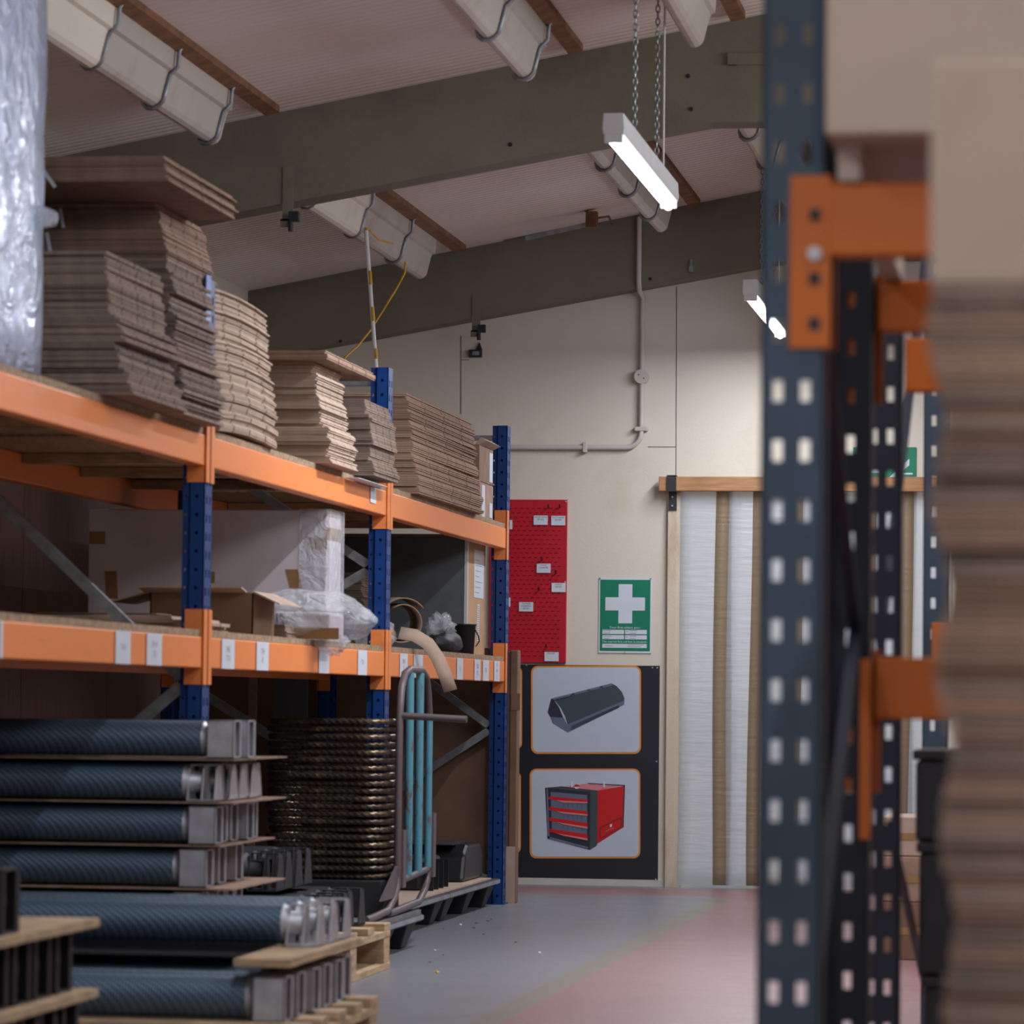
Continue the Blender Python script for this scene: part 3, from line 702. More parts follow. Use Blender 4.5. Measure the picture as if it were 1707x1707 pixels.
def stack(z0, n, t, xf0, xf1, y0, y1, xb, mt_, label, group, jit=.006, bow=.0, yshift=0., groups=6, gj=.012, top_label=None, var=3):
    r = random.Random(CN[0]+11); CN[0] += 1
    meshes = []
    for v in range(var):
        o = carton_mesh(xb, 0, 0, y1-y0, t, mt_, .045+.02*v, bow, seed=v+CN[0]*10).build('flat_carton', mt_); meshes.append(o.data)
        bpy.data.objects.remove(o)
    z = z0; gx = gy = 0
    for k in range(n):
        f = k/max(1, n-1)
        if k % groups == 0: gx = r.uniform(-gj, gj); gy = r.uniform(-gj, gj)
        o = bpy.data.objects.new('flat_carton', meshes[k % var]); C.objects.link(o)
        o.location = (xf0+(xf1-xf0)*f+gx+r.uniform(-jit, jit), y0+yshift*f+gy+r.uniform(-jit, jit), z)
        o.rotation_euler.z = r.uniform(-.006, .006)
        tag(o, label if not (top_label and k == n-1) else top_label, 'cardboard', group)
        z += t+.0001
    return z
BX = -.72
z = stack(TOPU, 38, .0092, -2.30, -2.385, 8.90, 9.46, BX, 'cardgrey', 'flat carton in the large stack directly right of the wrapped bale', 'flat cartons beside the wrapped bale', groups=7)
z2 = stack(TOPU, 28, .0092, -2.325, -2.345, 9.52, 9.975, BX, 'cardgrey', 'flat carton in the dark stack against the nearest blue upright', 'flat cartons by the nearest upright', jit=.008, groups=5, gj=.008)
z2 = stack(z2, 16, .0092, -2.35, -2.37, 9.52, 9.965, BX, 'cardgrey', 'flat carton in the upper half of the dark stack by the nearest upright', 'upper flat cartons by the nearest upright', jit=.006)
z3 = stack(1.9855, 17, .0095, -2.40, -2.455, 9.70, 10.22, -.66, 'card', 'flat carton in the tied bundle on top of the dark stack', 'flat cartons in the tied bundle', groups=6, gj=.01)
z4 = stack(z3+.001, 7, .0095, -2.325, -2.335, 9.30, 10.08, -.85, 'card', 'flat carton in the top overhanging bundle, highest on the racking', 'flat cartons in the overhanging top bundle', jit=.004, top_label='flat carton lying on the very top of the highest overhanging bundle')
stack(TOPU, 42, .0094, -2.36, -2.40, 10.12, 10.86, -.62, 'cardpale', 'bowed flat carton in the tall pale stack right of the nearest upright', 'bowed flat cartons in the tall pale stack', bow=.012, groups=9, gj=.008)
z5 = stack(TOPU, 28, .0112, -2.335, -2.385, 11.50, 11.93, -.7, 'cardpale', 'flat carton in the neat stack under the wide overhanging sheets', 'flat cartons under the wide sheets', groups=5, gj=.012)
stack(z5, 3, .009, -2.315, -2.32, 11.40, 12.2, -.75, 'card', 'wide flat sheet jutting out over the neat middle stack', 'wide sheets over the middle stack', top_label='topmost wide flat sheet jutting out over the middle stack')
stack(TOPU, 20, .0125, -2.315, -2.33, 12.12, 12.56, -.4, 'cardgrey', 'thick greyish flat carton in the short stack before the second upright', 'thick grey flat cartons by the second upright', jit=.005, groups=4, gj=.014)
stack(TOPU, 27, .0132, -2.36, -2.395, 13.18, 14.62, -.72, 'card', 'long flat carton in the widest stack left of the far upright', 'long flat cartons near the far end', groups=9, gj=.01, jit=.007)
# ties on the bundle
for k, (x, y, x2, y2, yy) in enumerate(((72,284,92,312,9.26),(100,348,106,380,9.66),(78,388,84,420,9.66))):
    a, b = at(x, y, Y=yy), at(x2, y2, Y=yy); m = MB().bar(a, b, .009, .002, up=(0,1,0))
    tag(m.build('packing_tie', 'white'), ['slanting white tie on the overhanging top bundle','white tie on the upper edge of the tied bundle','white tie at the foot of the tied bundle'][k], 'strap', 'white ties on the bundles')
m = MB(); a = at(352, 478, X=-2.362); m.box(-2.366, -2.362, 9.93, 9.985, 1.86, 1.985)  # strip added for the blue and highlight of the nearest upright
tag(m.build('blue_strip', 'brightblue'), 'added blue strip standing in for the upright above the dark carton stack', 'strap')
# small cartons at the far end
for (y0, y1, z0, z1, x0, lab, m_) in ((14.86, 15.2, TOPU, 1.715, -2.8, 'lower small carton with a white label beside the far upright', 'card'),
                                     (14.84, 15.19, 1.7165, 1.862, -2.8, 'upper small open carton beside the far upright, pale flap raised', 'card')):
    t = empty('small_carton', (x0, y0, z0), lab, 'box')
    MB().box(0, .40, 0, y1-y0, 0, z1-z0).build('body', m_, t, bevel=.003)
    if z0 < 1.6: MB().box(.4005, .402, .04, .12, .0, z1-z0-.01).build('label', 'white', t); MB().box(.4005, .402, .24, .31, .01, .07).build('label', 'white', t)
    else:
        m = MB(); m.prism([(.40, z1-z0), (.43, z1-z0+.015), (.405, z1-z0+.03), (.38, z1-z0+.001)], 'y', 0, y1-y0); m.build('flap', 'cardpale', t)
        MB().box(.4005, .402, .25, .33, .01, .13).build('label', 'white', t)
tag(MB().bar((-2.350, 11.95, 1.5535), (-2.350, 12.46, 1.5535), .044, .0015, up=(0,0,1)).build('paper_strip', 'white'), 'white paper strip lying on the edge of the upper shelf', 'paper')
# wrapped bale
t = empty('wrapped_bale', (-3.1, 7.45, TOPU), 'tall bluish bale wrapped in clear film at the left edge of the top shelf', 'bale')
m = MB(); n1, n2 = 14, 22; rr = random.Random(3)
Lx, Ly, Lz = .72, .93, 1.12
b0 = bmesh.new(); bmesh.ops.create_cube(b0, size=1); bmesh.ops.subdivide_edges(b0, edges=b0.edges[:], cuts=9, use_grid_fill=True)
from mathutils import noise
for v in b0.verts:
    p = Vector((v.co.x*Lx+Lx/2, v.co.y*Ly+Ly/2, v.co.z*Lz+Lz/2))
    d = noise.noise_vector(p*6)*.012; v.co = p+Vector((d.x, d.y, 0 if p.z < .01 else d.z))
me = bpy.data.meshes.new('film_wrap'); b0.to_mesh(me); b0.free(); me.materials.append(MT['wrap']); o = bpy.data.objects.new('film_wrap', me); C.objects.link(o); o.parent = t
for p in me.polygons: p.use_smooth = True
MB().box(.02, Lx-.02, .02, Ly-.02, .01, Lz-.02).build('contents', 'foam', t)
p = at(70, 365, X=-2.38)
MB().tube([(Lx+.0, p.y-7.45-.03, p.z-TOPU), (Lx+.03, p.y-7.45+.0, p.z-TOPU)], [.03, .018], 10).build('film_knot', 'film', t)

# ------------------------------------------------------------ middle shelf goods
t = empty('white_carton', (-3.21, 11.9, TOPL), 'long white carton with brown tape patches and film on the middle shelf', 'box')
HB = .425
MB().box(0, .79, 0, .235, 0, HB).build('body', 'foam', t, bevel=.004)
def tape(px0, py0, px1, py1, tilt=0):
    a, b = at(px0, py0, Y=11.899), at(px1, py1, Y=11.899); c = (a+b)/2
    w_, h_ = abs(b.x-a.x)/2, abs(a.z-b.z)/2; vs = []
    for y_ in (-.0015, -.0004):
        for sx, sz in ((-1,-1),(1,-1),(1,1),(-1,1)):
            vs.append((c.x+3.21+sx*w_+sz*tilt, y_, c.z-TOPL+sz*h_))
    MB().add(vs, [(0,1,2,3),(7,6,5,4),(0,4,5,1),(1,5,6,2),(2,6,7,3),(3,7,4,0)]).build('tape', 'tape', t)
tape(149, 886, 175, 907); tape(176, 952, 195, 998, -.003); tape(517, 896, 545, 915); tape(480, 949, 500, 980, -.008); tape(349, 953, 358, 972)
MB().box(.7902, .7915, 0, .235, .37-.04, .37).build('tape', 'tape', t)
MB().box(.70, .80, -.004, .24, .0, HB+.003).build('film_wrap', 'film', t)
# wide grey/tan flat pack at far end
t = empty('flat_pack_carton', (-3.08, 14.9, TOPL), 'tall flat-pack box, grey face and tan side with paper label, beside the far upright', 'box')
MB().box(0, .615, 0, .008, 0, .472).build('grey_face', mat('slate_card', (.115, .135, .15), .8), t)
MB().box(0, .625, .008, .47, 0, .474).build('body', mat('tan_card', (.50, .30, .16), .85, var=.06), t, bevel=.002)
MB().box(.615, .627, -.002, .02, 0, .474).build('white_edge', 'plast', t)
m = MB().box(.6255, .6265, .17, .42, .235, .43)
for k in range(7): m.box(.6265, .6268, .2, .2+.02*(5+k % 3*2), .255+k*.022, .258+k*.022, 1)
m.build('paper_label', ['white', 'greyink'], t)
m = MB().box(.6255, .6263, .26, .32, .06, .21)
for k in range(16): m.box(.6263, .6267, .265, .315, .065+k*.009, .0685+k*.009, 1)
m.build('bar_label', ['white', 'greyink'], t)
tag(MB().box(0, .60, 0, .02, 0, .51).build('card_sheet', 'brown', loc=(-3.09, 15.47, TOPL)), 'brown card sheet standing behind the tall flat-pack box', 'cardboard')
# stack of cartons beside it
stack(TOPL, 22, .0135, -2.70, -2.72, 14.05, 14.5, -.38, 'cardgrey', 'flat carton in the stack behind the second upright on the middle shelf', 'flat cartons deep on the middle shelf', groups=5)
stack(TOPL, 4, .010, -2.47, -2.50, 10.15, 10.75, -.62, 'cardpale', 'flat carton lying behind the nearest upright on the middle shelf', 'flat cartons on the near middle shelf', jit=.02)
m = MB(); m.prism([(10.18, 0), (10.36, 0), (10.36, .002), (10.18, .002)], 'x', -2.9, -2.55)
tag(m.build('tape_band', 'tape', loc=(0, 0, TOPL+.046)), 'brown tape band over the flat cartons on the middle shelf', 'tape')
# open carton
t = empty('open_carton', (-2.76, 10.94, TOPL), 'open brown carton with raised flaps on the middle shelf', 'box')
w_, d_, h_ = .315, .30, .128; m = MB()
m.box(0, w_, 0, .004, 0, h_); m.box(0, w_, d_-.004, d_, 0, h_); m.box(0, .004, 0, d_, 0, h_); m.box(w_-.004, w_, 0, d_, 0, h_); m.box(0, w_, 0, d_, 0, .004)
m.build('body', 'brown', t)
MB().prism([(0, h_), (-.075, h_+.012), (-.075, h_+.016), (0, h_+.004)], 'x', -.02, w_-.02).build('flap', 'cardpale', t)
MB().prism([(w_, h_), (w_+.08, h_-.035), (w_+.08, h_-.031), (w_, h_+.005)], 'y', 0, d_).build('flap', 'cardpale', t)
MB().prism([(0, h_), (-.12, h_-.03), (-.12, h_-.026), (0, h_+.004)], 'y', 0, d_).build('flap', 'cardpale', t)
# film-wrapped bundle
def blob(name, mt_, c, s, parent=None, seed=0, amp=.18, freq=3., flat=True, loc=None, seg=26):
    b0 = bmesh.new(); bmesh.ops.create_uvsphere(b0, u_segments=seg, v_segments=seg//2+3, radius=1)
    for v in b0.verts:
        p = v.co.copy(); k = 1+noise.noise(p*freq+Vector((seed*7.3, 0, 0)))*amp*1.6+noise.noise(p*freq*3+Vector((0, seed*3.1, 0)))*amp*.7
        p = p*k; z = p.z*s[2]
        if flat: z = max(z, -s[2]*.62)
        v.co = Vector((p.x*s[0], p.y*s[1], z))+Vector(c)
    me = bpy.data.meshes.new(name); b0.to_mesh(me); b0.free(); me.materials.append(MT[mt_])
    for p in me.polygons: p.use_smooth = True
    o = bpy.data.objects.new(name, me); C.objects.link(o)
    if parent: o.parent = parent
    return o
t = empty('film_bundle', (-2.44, 11.58, TOPL), 'bundle in clear crinkled film jutting out over the middle shelf edge', 'bundle')
blob('film', 'film', (.0, 0, .062), (.235, .2, .095), t, 1, .10, 2.2, seg=40)
blob('film_tail', 'film', (.13, -.10, -.012), (.045, .03, .035), t, 4, .3, 3, False)
MB().box(-.22, .12, -.10, .12, .006, .085).build('white_packet', 'foam', t, bevel=.01)
m = MB(); text(m, '221  K', (-.09, -.102, .062), .05, 0); m.build('marker_writing', mat('blue_marker', (.05, .06, .22)), t)
MB().box(-.02, .16, -.165, -.16, .0, .035).build('tape_patch', 'tape', t)
t = empty('film_bag', (-2.46, 12.93, TOPL), 'crumpled clear bag tucked just beyond the second upright', 'bag')
blob('film', 'film', (0, 0, .048), (.07, .10, .075), t, 6, .25, 3)
stack(TOPL, 4, .0105, -2.425, -2.43, 11.27, 11.42, -.1, 'cardgrey', 'small grey card piece in the low pile by the open carton', 'small card pieces by the open carton', jit=.003)
# rolled brown paper
def roll(name, lab, c, r0, turns, L, dirv, seed=0, start=.6):
    t = empty(name, c, lab, 'roll'); d = Vector(dirv).normalized(); x = d.cross(Vector((0,0,1))).normalized(); y = x.cross(d)
    n = int(34*turns); vs = []
    for i in range(n+1):
        a = start+2*math.pi*turns*i/n; r = r0*(1-.32*i/n)
        for q in (0, L): vs.append((x*math.cos(a)+y*math.sin(a))*r+d*q)
    fs = [(2*i, 2*i+1, 2*i+3, 2*i+2) for i in range(n)]
    m = MB().add(vs, fs, 0, True); o = m.build('paper', 'roll_card', t); s = o.modifiers.new('s', 'SOLIDIFY'); s.thickness = .004
    return t
MT['roll_card'] = mat('kraft_paper', (.33, .225, .15), .8, var=.08)
roll('paper_roll', 'large open roll of brown card on the middle shelf past the second upright', (-2.445, 13.42, TOPL+.098), .092, 1.25, .6, (-.25, 1, .03))
roll('paper_roll', 'smaller brown card roll lying in front of the large open roll', (-2.46, 13.08, TOPL+.047), .042, 1.6, .22, (-.1, 1, 0), 1, 2)
t_pts = [(-2.42, 1.075), (-2.37, 1.068), (-2.325, 1.04), (-2.292, .99), (-2.268, .93), (-2.25, .872)]
m = MB(); vs = []
for i, p in enumerate(t_pts):
    a = Vector(t_pts[max(0, i-1)]); b = Vector(t_pts[min(5, i+1)]); d = (b-a).normalized()
    for s in (-1, 1): vs.append((p[0]-d.y*s*.022, 13.22+.02*i+s*.014, p[1]+d.x*s*.022))
m.add(vs, [(2*i, 2*i+1, 2*i+3, 2*i+2) for i in range(5)], 0, True)
o = m.build('card_tongue', 'cardpale'); s = o.modifiers.new('s', 'SOLIDIFY'); s.thickness = .003
tag(o, 'curved strip of brown card hanging down over the lower orange beam', 'cardboard')
# black bag + pot
t = empty('filled_bag', (-2.44, 14.3, TOPL), 'clear bag of small black parts with a crumpled top', 'bag')
blob('contents', 'blackm', (0, 0, .034), (.062, .17, .052), t, 2, .1, 4); blob('film_top', 'film', (-.01, -.03, .095), (.05, .11, .052), t, 3, .35, 3, False)
t = empty('black_pot', (-2.42, 14.66, TOPL), 'small black plastic pot with a wire handle, at the far end of the middle shelf', 'pot')
m = MB(); n = 20; rings = []
for (r, z) in ((.0, 0), (.035, 0), (.042, .112), (.046, .112), (.046, .118), (.040, .118), (.033, .006), (.0, .006)):
    rings.append([(r*math.cos(2*math.pi*k/n), r*math.sin(2*math.pi*k/n), z) for k in range(n)])
m.add([v for g in rings for v in g], [(i*n+k, i*n+(k+1) % n, (i+1)*n+(k+1) % n, (i+1)*n+k) for i in range(7) for k in range(n)], 0, True)
m.build('body', 'blackm', t); MB().tube([(.043, -.02, .095), (.055, -.01, .07), (.055, .01, .05), (.043, .0, .03)], .0025, 6).build('handle', 'black', t)
m = MB().box(-.06, .0, -.04, .04, 0, .06); tag(m.build('black_box', 'blackm', loc=(-2.46, 14.53, TOPL), bevel=.002), 'small black box between the filled bag and the pot', 'box')

# ------------------------------------------------------------ pallets
def pallet(name, x0, x1, y0, y1, lab, h=.144):
    t = empty(name, (x0, y0, 0), lab, 'pallet'); W_, D_ = x1-x0, y1-y0
    n = 5
    for k in range(n):
        yy = k*(D_-.10)/(n-1); MB().box(0, W_, yy, yy+.10, h-.022, h).build('deck_board', 'pine', t, bevel=.002)
    for xx in (0, W_/2-.05, W_-.10): MB().box(xx, xx+.10, 0, D_, h-.044, h-.0225).build('stringer', 'pine', t, bevel=.002)
    for xx in (0, W_/2-.05, W_-.10):
        for yy in (0, D_/2-.05, D_-.10): MB().box(xx+.002, xx+.098, yy+.002, yy+.098, .022, h-.0445).build('block', 'pine', t)
        MB().box(xx, xx+.1, 0, D_, 0, .0215).build('base_board', 'pine', t, bevel=.002)
    return t
pallet('wooden_pallet', -3.34, -2.14, 10.42, 11.60, 'wooden pallet in front of the coil stack, its end block showing by the aisle')
pallet('wooden_pallet', -3.25, -2.08, 9.27, 9.97, 'wooden pallet under the tall far roller stack, beside the nearest upright')
pallet('wooden_pallet', -2.84, -1.635, 7.85, 8.72, 'wooden pallet under the middle roller stack in front of the racking')
pallet('wooden_pallet', -3.05, -1.84, 5.95, 7.05, 'wooden pallet under the black units at the lower left corner')

# ------------------------------------------------------------ blower units
def unit(style, rot_m, br_m, label, cat, group, Lr=.98):
    """perforated roller with axis along X, end bracket at the +X side; origin at the lower centre of the bracket end"""
    t = empty('blower_roller', (0,0,0), label, cat, group)
    zc = .058
    MB().tube([(-Lr, 0, zc), (-.105, 0, zc)], .056, 32).build('roller', rot_m, t)
    MB().tube([(-.105, 0, zc), (-.098, 0, zc), (-.085, 0, zc), (-.05, 0, zc)], [.054, .050, .034, .03], 24).build('hub', br_m, t)
    m = MB(); h = .116; d = .058
    if style == 'box':
        m.box(-.085, 0, -d, -d+.004, 0, h); m.box(-.085, 0, d-.004, d, 0, h); m.box(-.085, 0, -d, d, h-.004, h); m.box(-.085, 0, -d, d, 0, .004); m.box(-.085, -.081, -d, d, 0, h)
        for s in (-1, 1): m.box(-.004, 0, min(s*d, s*(d-.022)), max(s*d, s*(d-.022)), 0, h)
        m.tube([(-.08, 0, .06), (-.012, 0, .06)], .012, 10)
    else:
        for x in (-.09, -.045, -.004):
            m.prism([(-d, 0), (d, 0), (.028, h-.016), (.016, h-.004), (-.016, h-.004), (-.028, h-.016)], 'x', x, x+.004)
        m.box(-.09, 0, -d, d, 0, .004); m.box(-.09, 0, -.016, .016, h-.008, h-.004)
    m.build('end_bracket', br_m, t, bevel=.001)
    return t
PROT = {}
def row(style, ms, xe, ys, z, label, group, jx=.012, Lr=.98, cat='roller'):
    key = (style, ms, Lr)
    r = random.Random(int(z*1000))
    for y in ys:
        loc = (xe+r.uniform(-jx, jx), y, z)
        if key not in PROT:
            PROT[key] = unit(style, *ms, label, cat, group, Lr); o = PROT[key]; o.location = loc
        else: o = copy_tree(PROT[key], loc=loc, label=label)
        o['group'] = group
GREY = ('rotor', 'alu'); BLK = ('blackm', 'blackm')
yy = lambda a, n, p=.14: [a+p*k for k in range(n)]
B0 = .1445
SC = .82
def sep(x0, x1, y0, y1, z, lab, m_='card', th=.0035):
    o = MB().box(0, x1-x0, 0, y1-y0, 0, th).build('separator_sheet', m_, loc=(x0, y0, z)); tag(o, lab, 'board'); return o
def frow(style, xe, ys, z, label, group, jx=.01):
    n0 = set(o.name for o in C.objects); row(style, GREY, xe, ys, z, label, group, jx, .98)
    for o in C.objects:
        if o.name not in n0 and o.name.startswith('blower_roller'): o.scale = (SC, SC, SC)
PB = .127
zz_ = [B0+.1085*k for k in range(6)]
frow('box', -2.185, yy(9.34, 5, .118), zz_[0], 'grey roller in the bottom row of the far stack, mostly hidden by the middle stack', 'bottom row of the far roller stack')
sep(-2.9, -2.15, 9.29, 9.93, zz_[1]-.009, 'thin card sheet under the second row of the far roller stack')
frow('box', -2.2, yy(9.34, 4, .14), zz_[1]-.003, 'grey roller with square bracket, second row up in the far stack', 'second row of the far roller stack')
sep(-2.9, -2.12, 9.29, 9.93, zz_[2]-.009, 'thin card sheet under the third row of the far roller stack')
frow('box', -2.195, yy(9.34, 3, .185), zz_[2]-.003, 'grey roller with square bracket, third row up in the far stack', 'third row of the far roller stack')
sep(-2.9, -2.15, 9.29, 9.93, zz_[3]-.009, 'thin card sheet under the fourth row of the far roller stack')
frow('box', -2.175, yy(9.34, 5, .118), zz_[3]-.003, 'grey roller in the fourth row of the far stack, five square brackets wide', 'fourth row of the far roller stack')
sep(-2.9, -2.12, 9.29, 9.93, zz_[4]-.009, 'thin card sheet under the fifth row of the far roller stack')
frow('fin', -2.165, yy(9.34, 5, .118), zz_[4]-.003, 'grey roller with tapered bracket, fifth row up in the far stack', 'fifth row of the far roller stack')
sep(-2.9, -2.12, 9.29, 9.93, zz_[5]-.009, 'thin card sheet under the top row of the far roller stack')
frow('box', -2.125, yy(9.36, 2, .118), zz_[5]-.003, 'grey roller on top of the far stack, just below the lower beam', 'top row of the far roller stack')
# middle stack
row('box', GREY, -1.69, yy(7.97, 6, .135), B0, 'pale-bracketed roller in the bottom row of the middle stack by the aisle', 'bottom row of the middle roller stack', .006)
o = MB().box(0, .125, 0, .80, 0, .017).build('plywood_strip', 'pine', loc=(-1.80, 7.91, B0+.1175)); tag(o, 'plywood strip lying on the square brackets of the middle stack', 'board')
sep(-2.7, -1.86, 8.2, 8.70, B0+.1175, 'dark thin board between the two rows of the middle roller stack', 'blackm', .004)
row('fin', GREY, -1.70, yy(8.37, 3), B0+.136, 'roller with tapered brackets on top of the middle stack', 'top row of the middle roller stack', .004)
# near black units
row('box', BLK, -1.885, yy(6.05, 7, .145), B0, 'black unit in the lower row of the near corner stack', 'lower row of black units', .004, .9, 'black unit')
o = MB().box(0, 1.1, 0, 1.06, 0, .016).build('plywood_sheet', 'pine', loc=(-2.965, 5.98, B0+.1175)); tag(o, 'lower plywood sheet of the near corner stack of black units', 'board')
row('box', BLK, -1.90, yy(6.05, 7, .145), B0+.134, 'black unit in the upper row, sandwiched between two plywood sheets', 'upper row of black units', .004, .9, 'black unit')
o = MB().box(0, 1.1, 0, 1.06, 0, .016).build('plywood_sheet', 'pine', loc=(-2.965, 5.98, B0+.134+.1175)); tag(o, 'upper plywood sheet of the near corner stack of black units', 'board')
row('box', BLK, -1.885, [6.50], B0+.134+.134, 'single black unit standing on the upper plywood sheet', 'black unit on the plywood', 0, .85, 'black unit')
# black units on the pallet behind the far rollers
row('fin', BLK, -2.20, yy(10.55, 7, .15), B0, 'black unit in the lower row on the pallet in front of the coil stack', 'lower black units before the coil stack', .01, .9, 'black unit')
row('fin', BLK, -2.335, yy(10.85, 4, .14), B0+.128, 'black unit in the upper row on the pallet in front of the coil stack', 'upper black units before the coil stack', .004, .9, 'black unit')

# ------------------------------------------------------------ stack of braided coils
base = MB().box(-2.67, -2.268, 12.12, 12.44, PB, PB+.12); tag(base.build('black_tray', 'blackm', bevel=.004), 'low black tray carrying the stack of gilt coils', 'tray')
def coil_mesh(seed):
    r = random.Random(seed); W_, D_, rad = .385, .28, .06; pts = []
    def arc(cx, cy_, a0):
        for k in range(9): a = math.radians(a0+90*k/8); pts.append((cx+rad*math.cos(a), cy_+rad*math.sin(a)))
    arc(W_/2-rad, -D_/2+rad, -90); arc(W_/2-rad, D_/2-rad, 0); arc(-W_/2+rad, D_/2-rad, 90); arc(-W_/2+rad, -D_/2+rad, 180)
    # resample
    P = [Vector((x, y, 0)) for x, y in pts]; out = []; step = .0045
    tot = 0; K = len(P); seg = [(P[i], P[(i+1) % K]) for i in range(K)]; Ln = sum((b-a).length for a, b in seg); n = int(Ln/step)
    i = 0; acc = 0
    for k in range(n):
        s = Ln*k/n
        while acc+(seg[i][1]-seg[i][0]).length < s: acc += (seg[i][1]-seg[i][0]).length; i += 1
        a, b = seg[i]; out.append(a+(b-a).normalized()*(s-acc))
    tw = round(n/5)
    m = MB().tube(out, .01, 12, closed=True, rf=lambda q, t: .0098*(1+.2*math.cos(3*t+2*math.pi*q*tw/n)))
    return m.build('braided_coil', 'gold')
protos = [coil_mesh(1).data]
bpy.data.objects.remove([o for o in C.objects if o.name.startswith('braided_coil')][0])
r = random.Random(5); z = PB+.12+.0125
ncoil = 0
while z < .765:
    o = bpy.data.objects.new('braided_coil', protos[0]); C.objects.link(o)
    o.location = (-2.466+r.uniform(-.006, .006), 12.28+r.uniform(-.006, .006), z); o.rotation_euler = (r.uniform(-.003,.003), r.uniform(-.003,.003), r.uniform(-.01,.01)+(math.pi if ncoil % 2 else 0))
    tag(o, 'dark gilt braided metal loop in the tall coil stack left of the blue trolley', 'coil', 'braided loops in the coil stack')
    z += .0252; ncoil += 1
o['label'] = 'topmost dark gilt braided loop of the coil stack'

# ------------------------------------------------------------ blue trolley
t = empty('sack_truck', (-2.245, 12.31, .127), 'worn sky-blue tubular sack truck standing in front of the coil stack', 'trolley')
Z = .127
def Tt(y, z, x=0): return (x, (y-12.55)*.965, z-Z)
ar = [Tt(12.52, .23), Tt(12.52, .62), Tt(12.53, .80), Tt(12.56, .88), Tt(12.62, .925), Tt(12.72, .94), Tt(12.95, .94), Tt(13.04, .92), Tt(13.09, .86), Tt(13.12, .78)]
MB().tube(ar, .0125, 12).build('top_frame', 'trust', t)
MB().tube([Tt(13.12, .78), Tt(13.12, .26)], .0125, 12).build('side_bar', 'tblue', t)
for y in (12.72, 12.92): MB().tube([Tt(y, .93), Tt(y, .25)], .0145, 12).build('vertical_bar', 'tblue', t)
MB().tube([Tt(12.53, .785, .0), Tt(12.53, .775, .225)], .0115, 12).build('grip', 'trust', t)
MB().tube([Tt(12.52, .235), Tt(13.12, .255)], .012, 10).build('cross_bar', 'trust', t)
for y0, y1 in ((12.52, 11.95), (13.12, 12.36)):
    pts = [Tt(y0, .25), Tt(y0-.01, .215), Tt(y0-.06, .185), Tt(y0-.18, .15), Tt(y1+.12, .141), Tt(y1, .141)]
    MB().tube(pts, .0125, 12).build('skid', 'trust', t)
MB().box(.012, .02, -.03, .025, .09, .28).build('guard_plate', 'trust', t); MB().box(.012, .02, .55, .6, .10, .32).build('guard_plate', 'trust', t)
MB().prism([(-.32, .06), (-.02, .06), (-.02, .17)], 'x', -.006, .004).build('gusset', 'trust', t)

# ------------------------------------------------------------ black plastic pallets in the far bay
def plastic_pallet(y0, y1, lab, x0=-3.12, x1=-2.372):
    t = empty('plastic_pallet', (x0, y0, 0), lab, 'pallet'); W_, D_ = x1-x0, y1-y0
    MB().box(0, W_, 0, D_, .088, .112).build('deck', mat('grey_black_plastic', (.05, .05, .052), .6), t, bevel=.004)
    m = MB(); m.box(W_, W_+.004, 0, D_, .094, .108); m.build('rim', 'greyink', t)
    n = 3
    for i in range(n):
        for jx in range(3):
            cx, cy_ = .09+jx*(W_-.18)/2, .11+i*(D_-.22)/(n-1)
            vs = []
            for z, s in ((.088, .075), (0, .042)):
                for a, b in ((-1,-1),(1,-1),(1,1),(-1,1)): vs.append((cx+a*s, cy_+b*s*1.15, z))
            MB().add(vs, [(0,1,2,3),(7,6,5,4),(0,4,5,1),(1,5,6,2),(2,6,7,3),(3,7,4,0)]).build('foot', 'blackm', t, bevel=.004)
plastic_pallet(11.62, 12.66, 'black plastic nesting pallet under the coil stack and the blue trolley', -3.1, -2.225)
tag(MB().box(0, .84, 0, 1.03, 0, .0135).build('grey_board', mat('weathered_board', (.16,.16,.165), .8), loc=(-3.07, 11.625, .1127)), 'weathered grey board on the pallet under the blue trolley', 'board')
plastic_pallet(12.83, 14.06, 'black plastic nesting pallet just past the second upright')
plastic_pallet(14.08, 15.30, 'black plastic nesting pallet at the foot of the far upright')
o = MB().box(0, .66, 0, 2.2, 0, .006).build('card_sheet', 'cardpale', loc=(-3.05, 13.0, .1125)); tag(o, 'torn brown card sheet lying on the black plastic pallets', 'cardboard')
def heater(y, x1, w, d, h, lab):
    t = empty('black_heater', (x1, y, .119), lab, 'heater')
    MB().box(-w, -.05, 0, d, 0, h).build('casing', 'black', t, bevel=.012)
    for k in range(4): MB().prism([(d*k/4, 0), (d*k/4+.004, 0), (d*k/4+.004, h*.9), (d*k/4, h*.9)], 'x', -.05, 0).build('end_fin', 'black', t)
heater(13.35, -2.50, .5, .42, .075, 'low black ribbed unit under the trolley side of the far bay')
heater(14.05, -2.43, .55, .45, .118, 'black boxed unit with end fins in the middle of the far pallets')
t = empty('black_heater', (-2.43, 14.75, .119), 'rounded glossy black casing beside the foot of the far upright', 'heater')
m = MB(); m.prism([(0, 0), (.48, 0), (.48, .10), (.42, .145), (.12, .145), (.05, .11)], 'x', -.55, 0); m.build('casing', 'black', t, bevel=.015)
MB().box(-.5, -.05, .02, .45, .145, .149).build('lid', 'blackm', t)

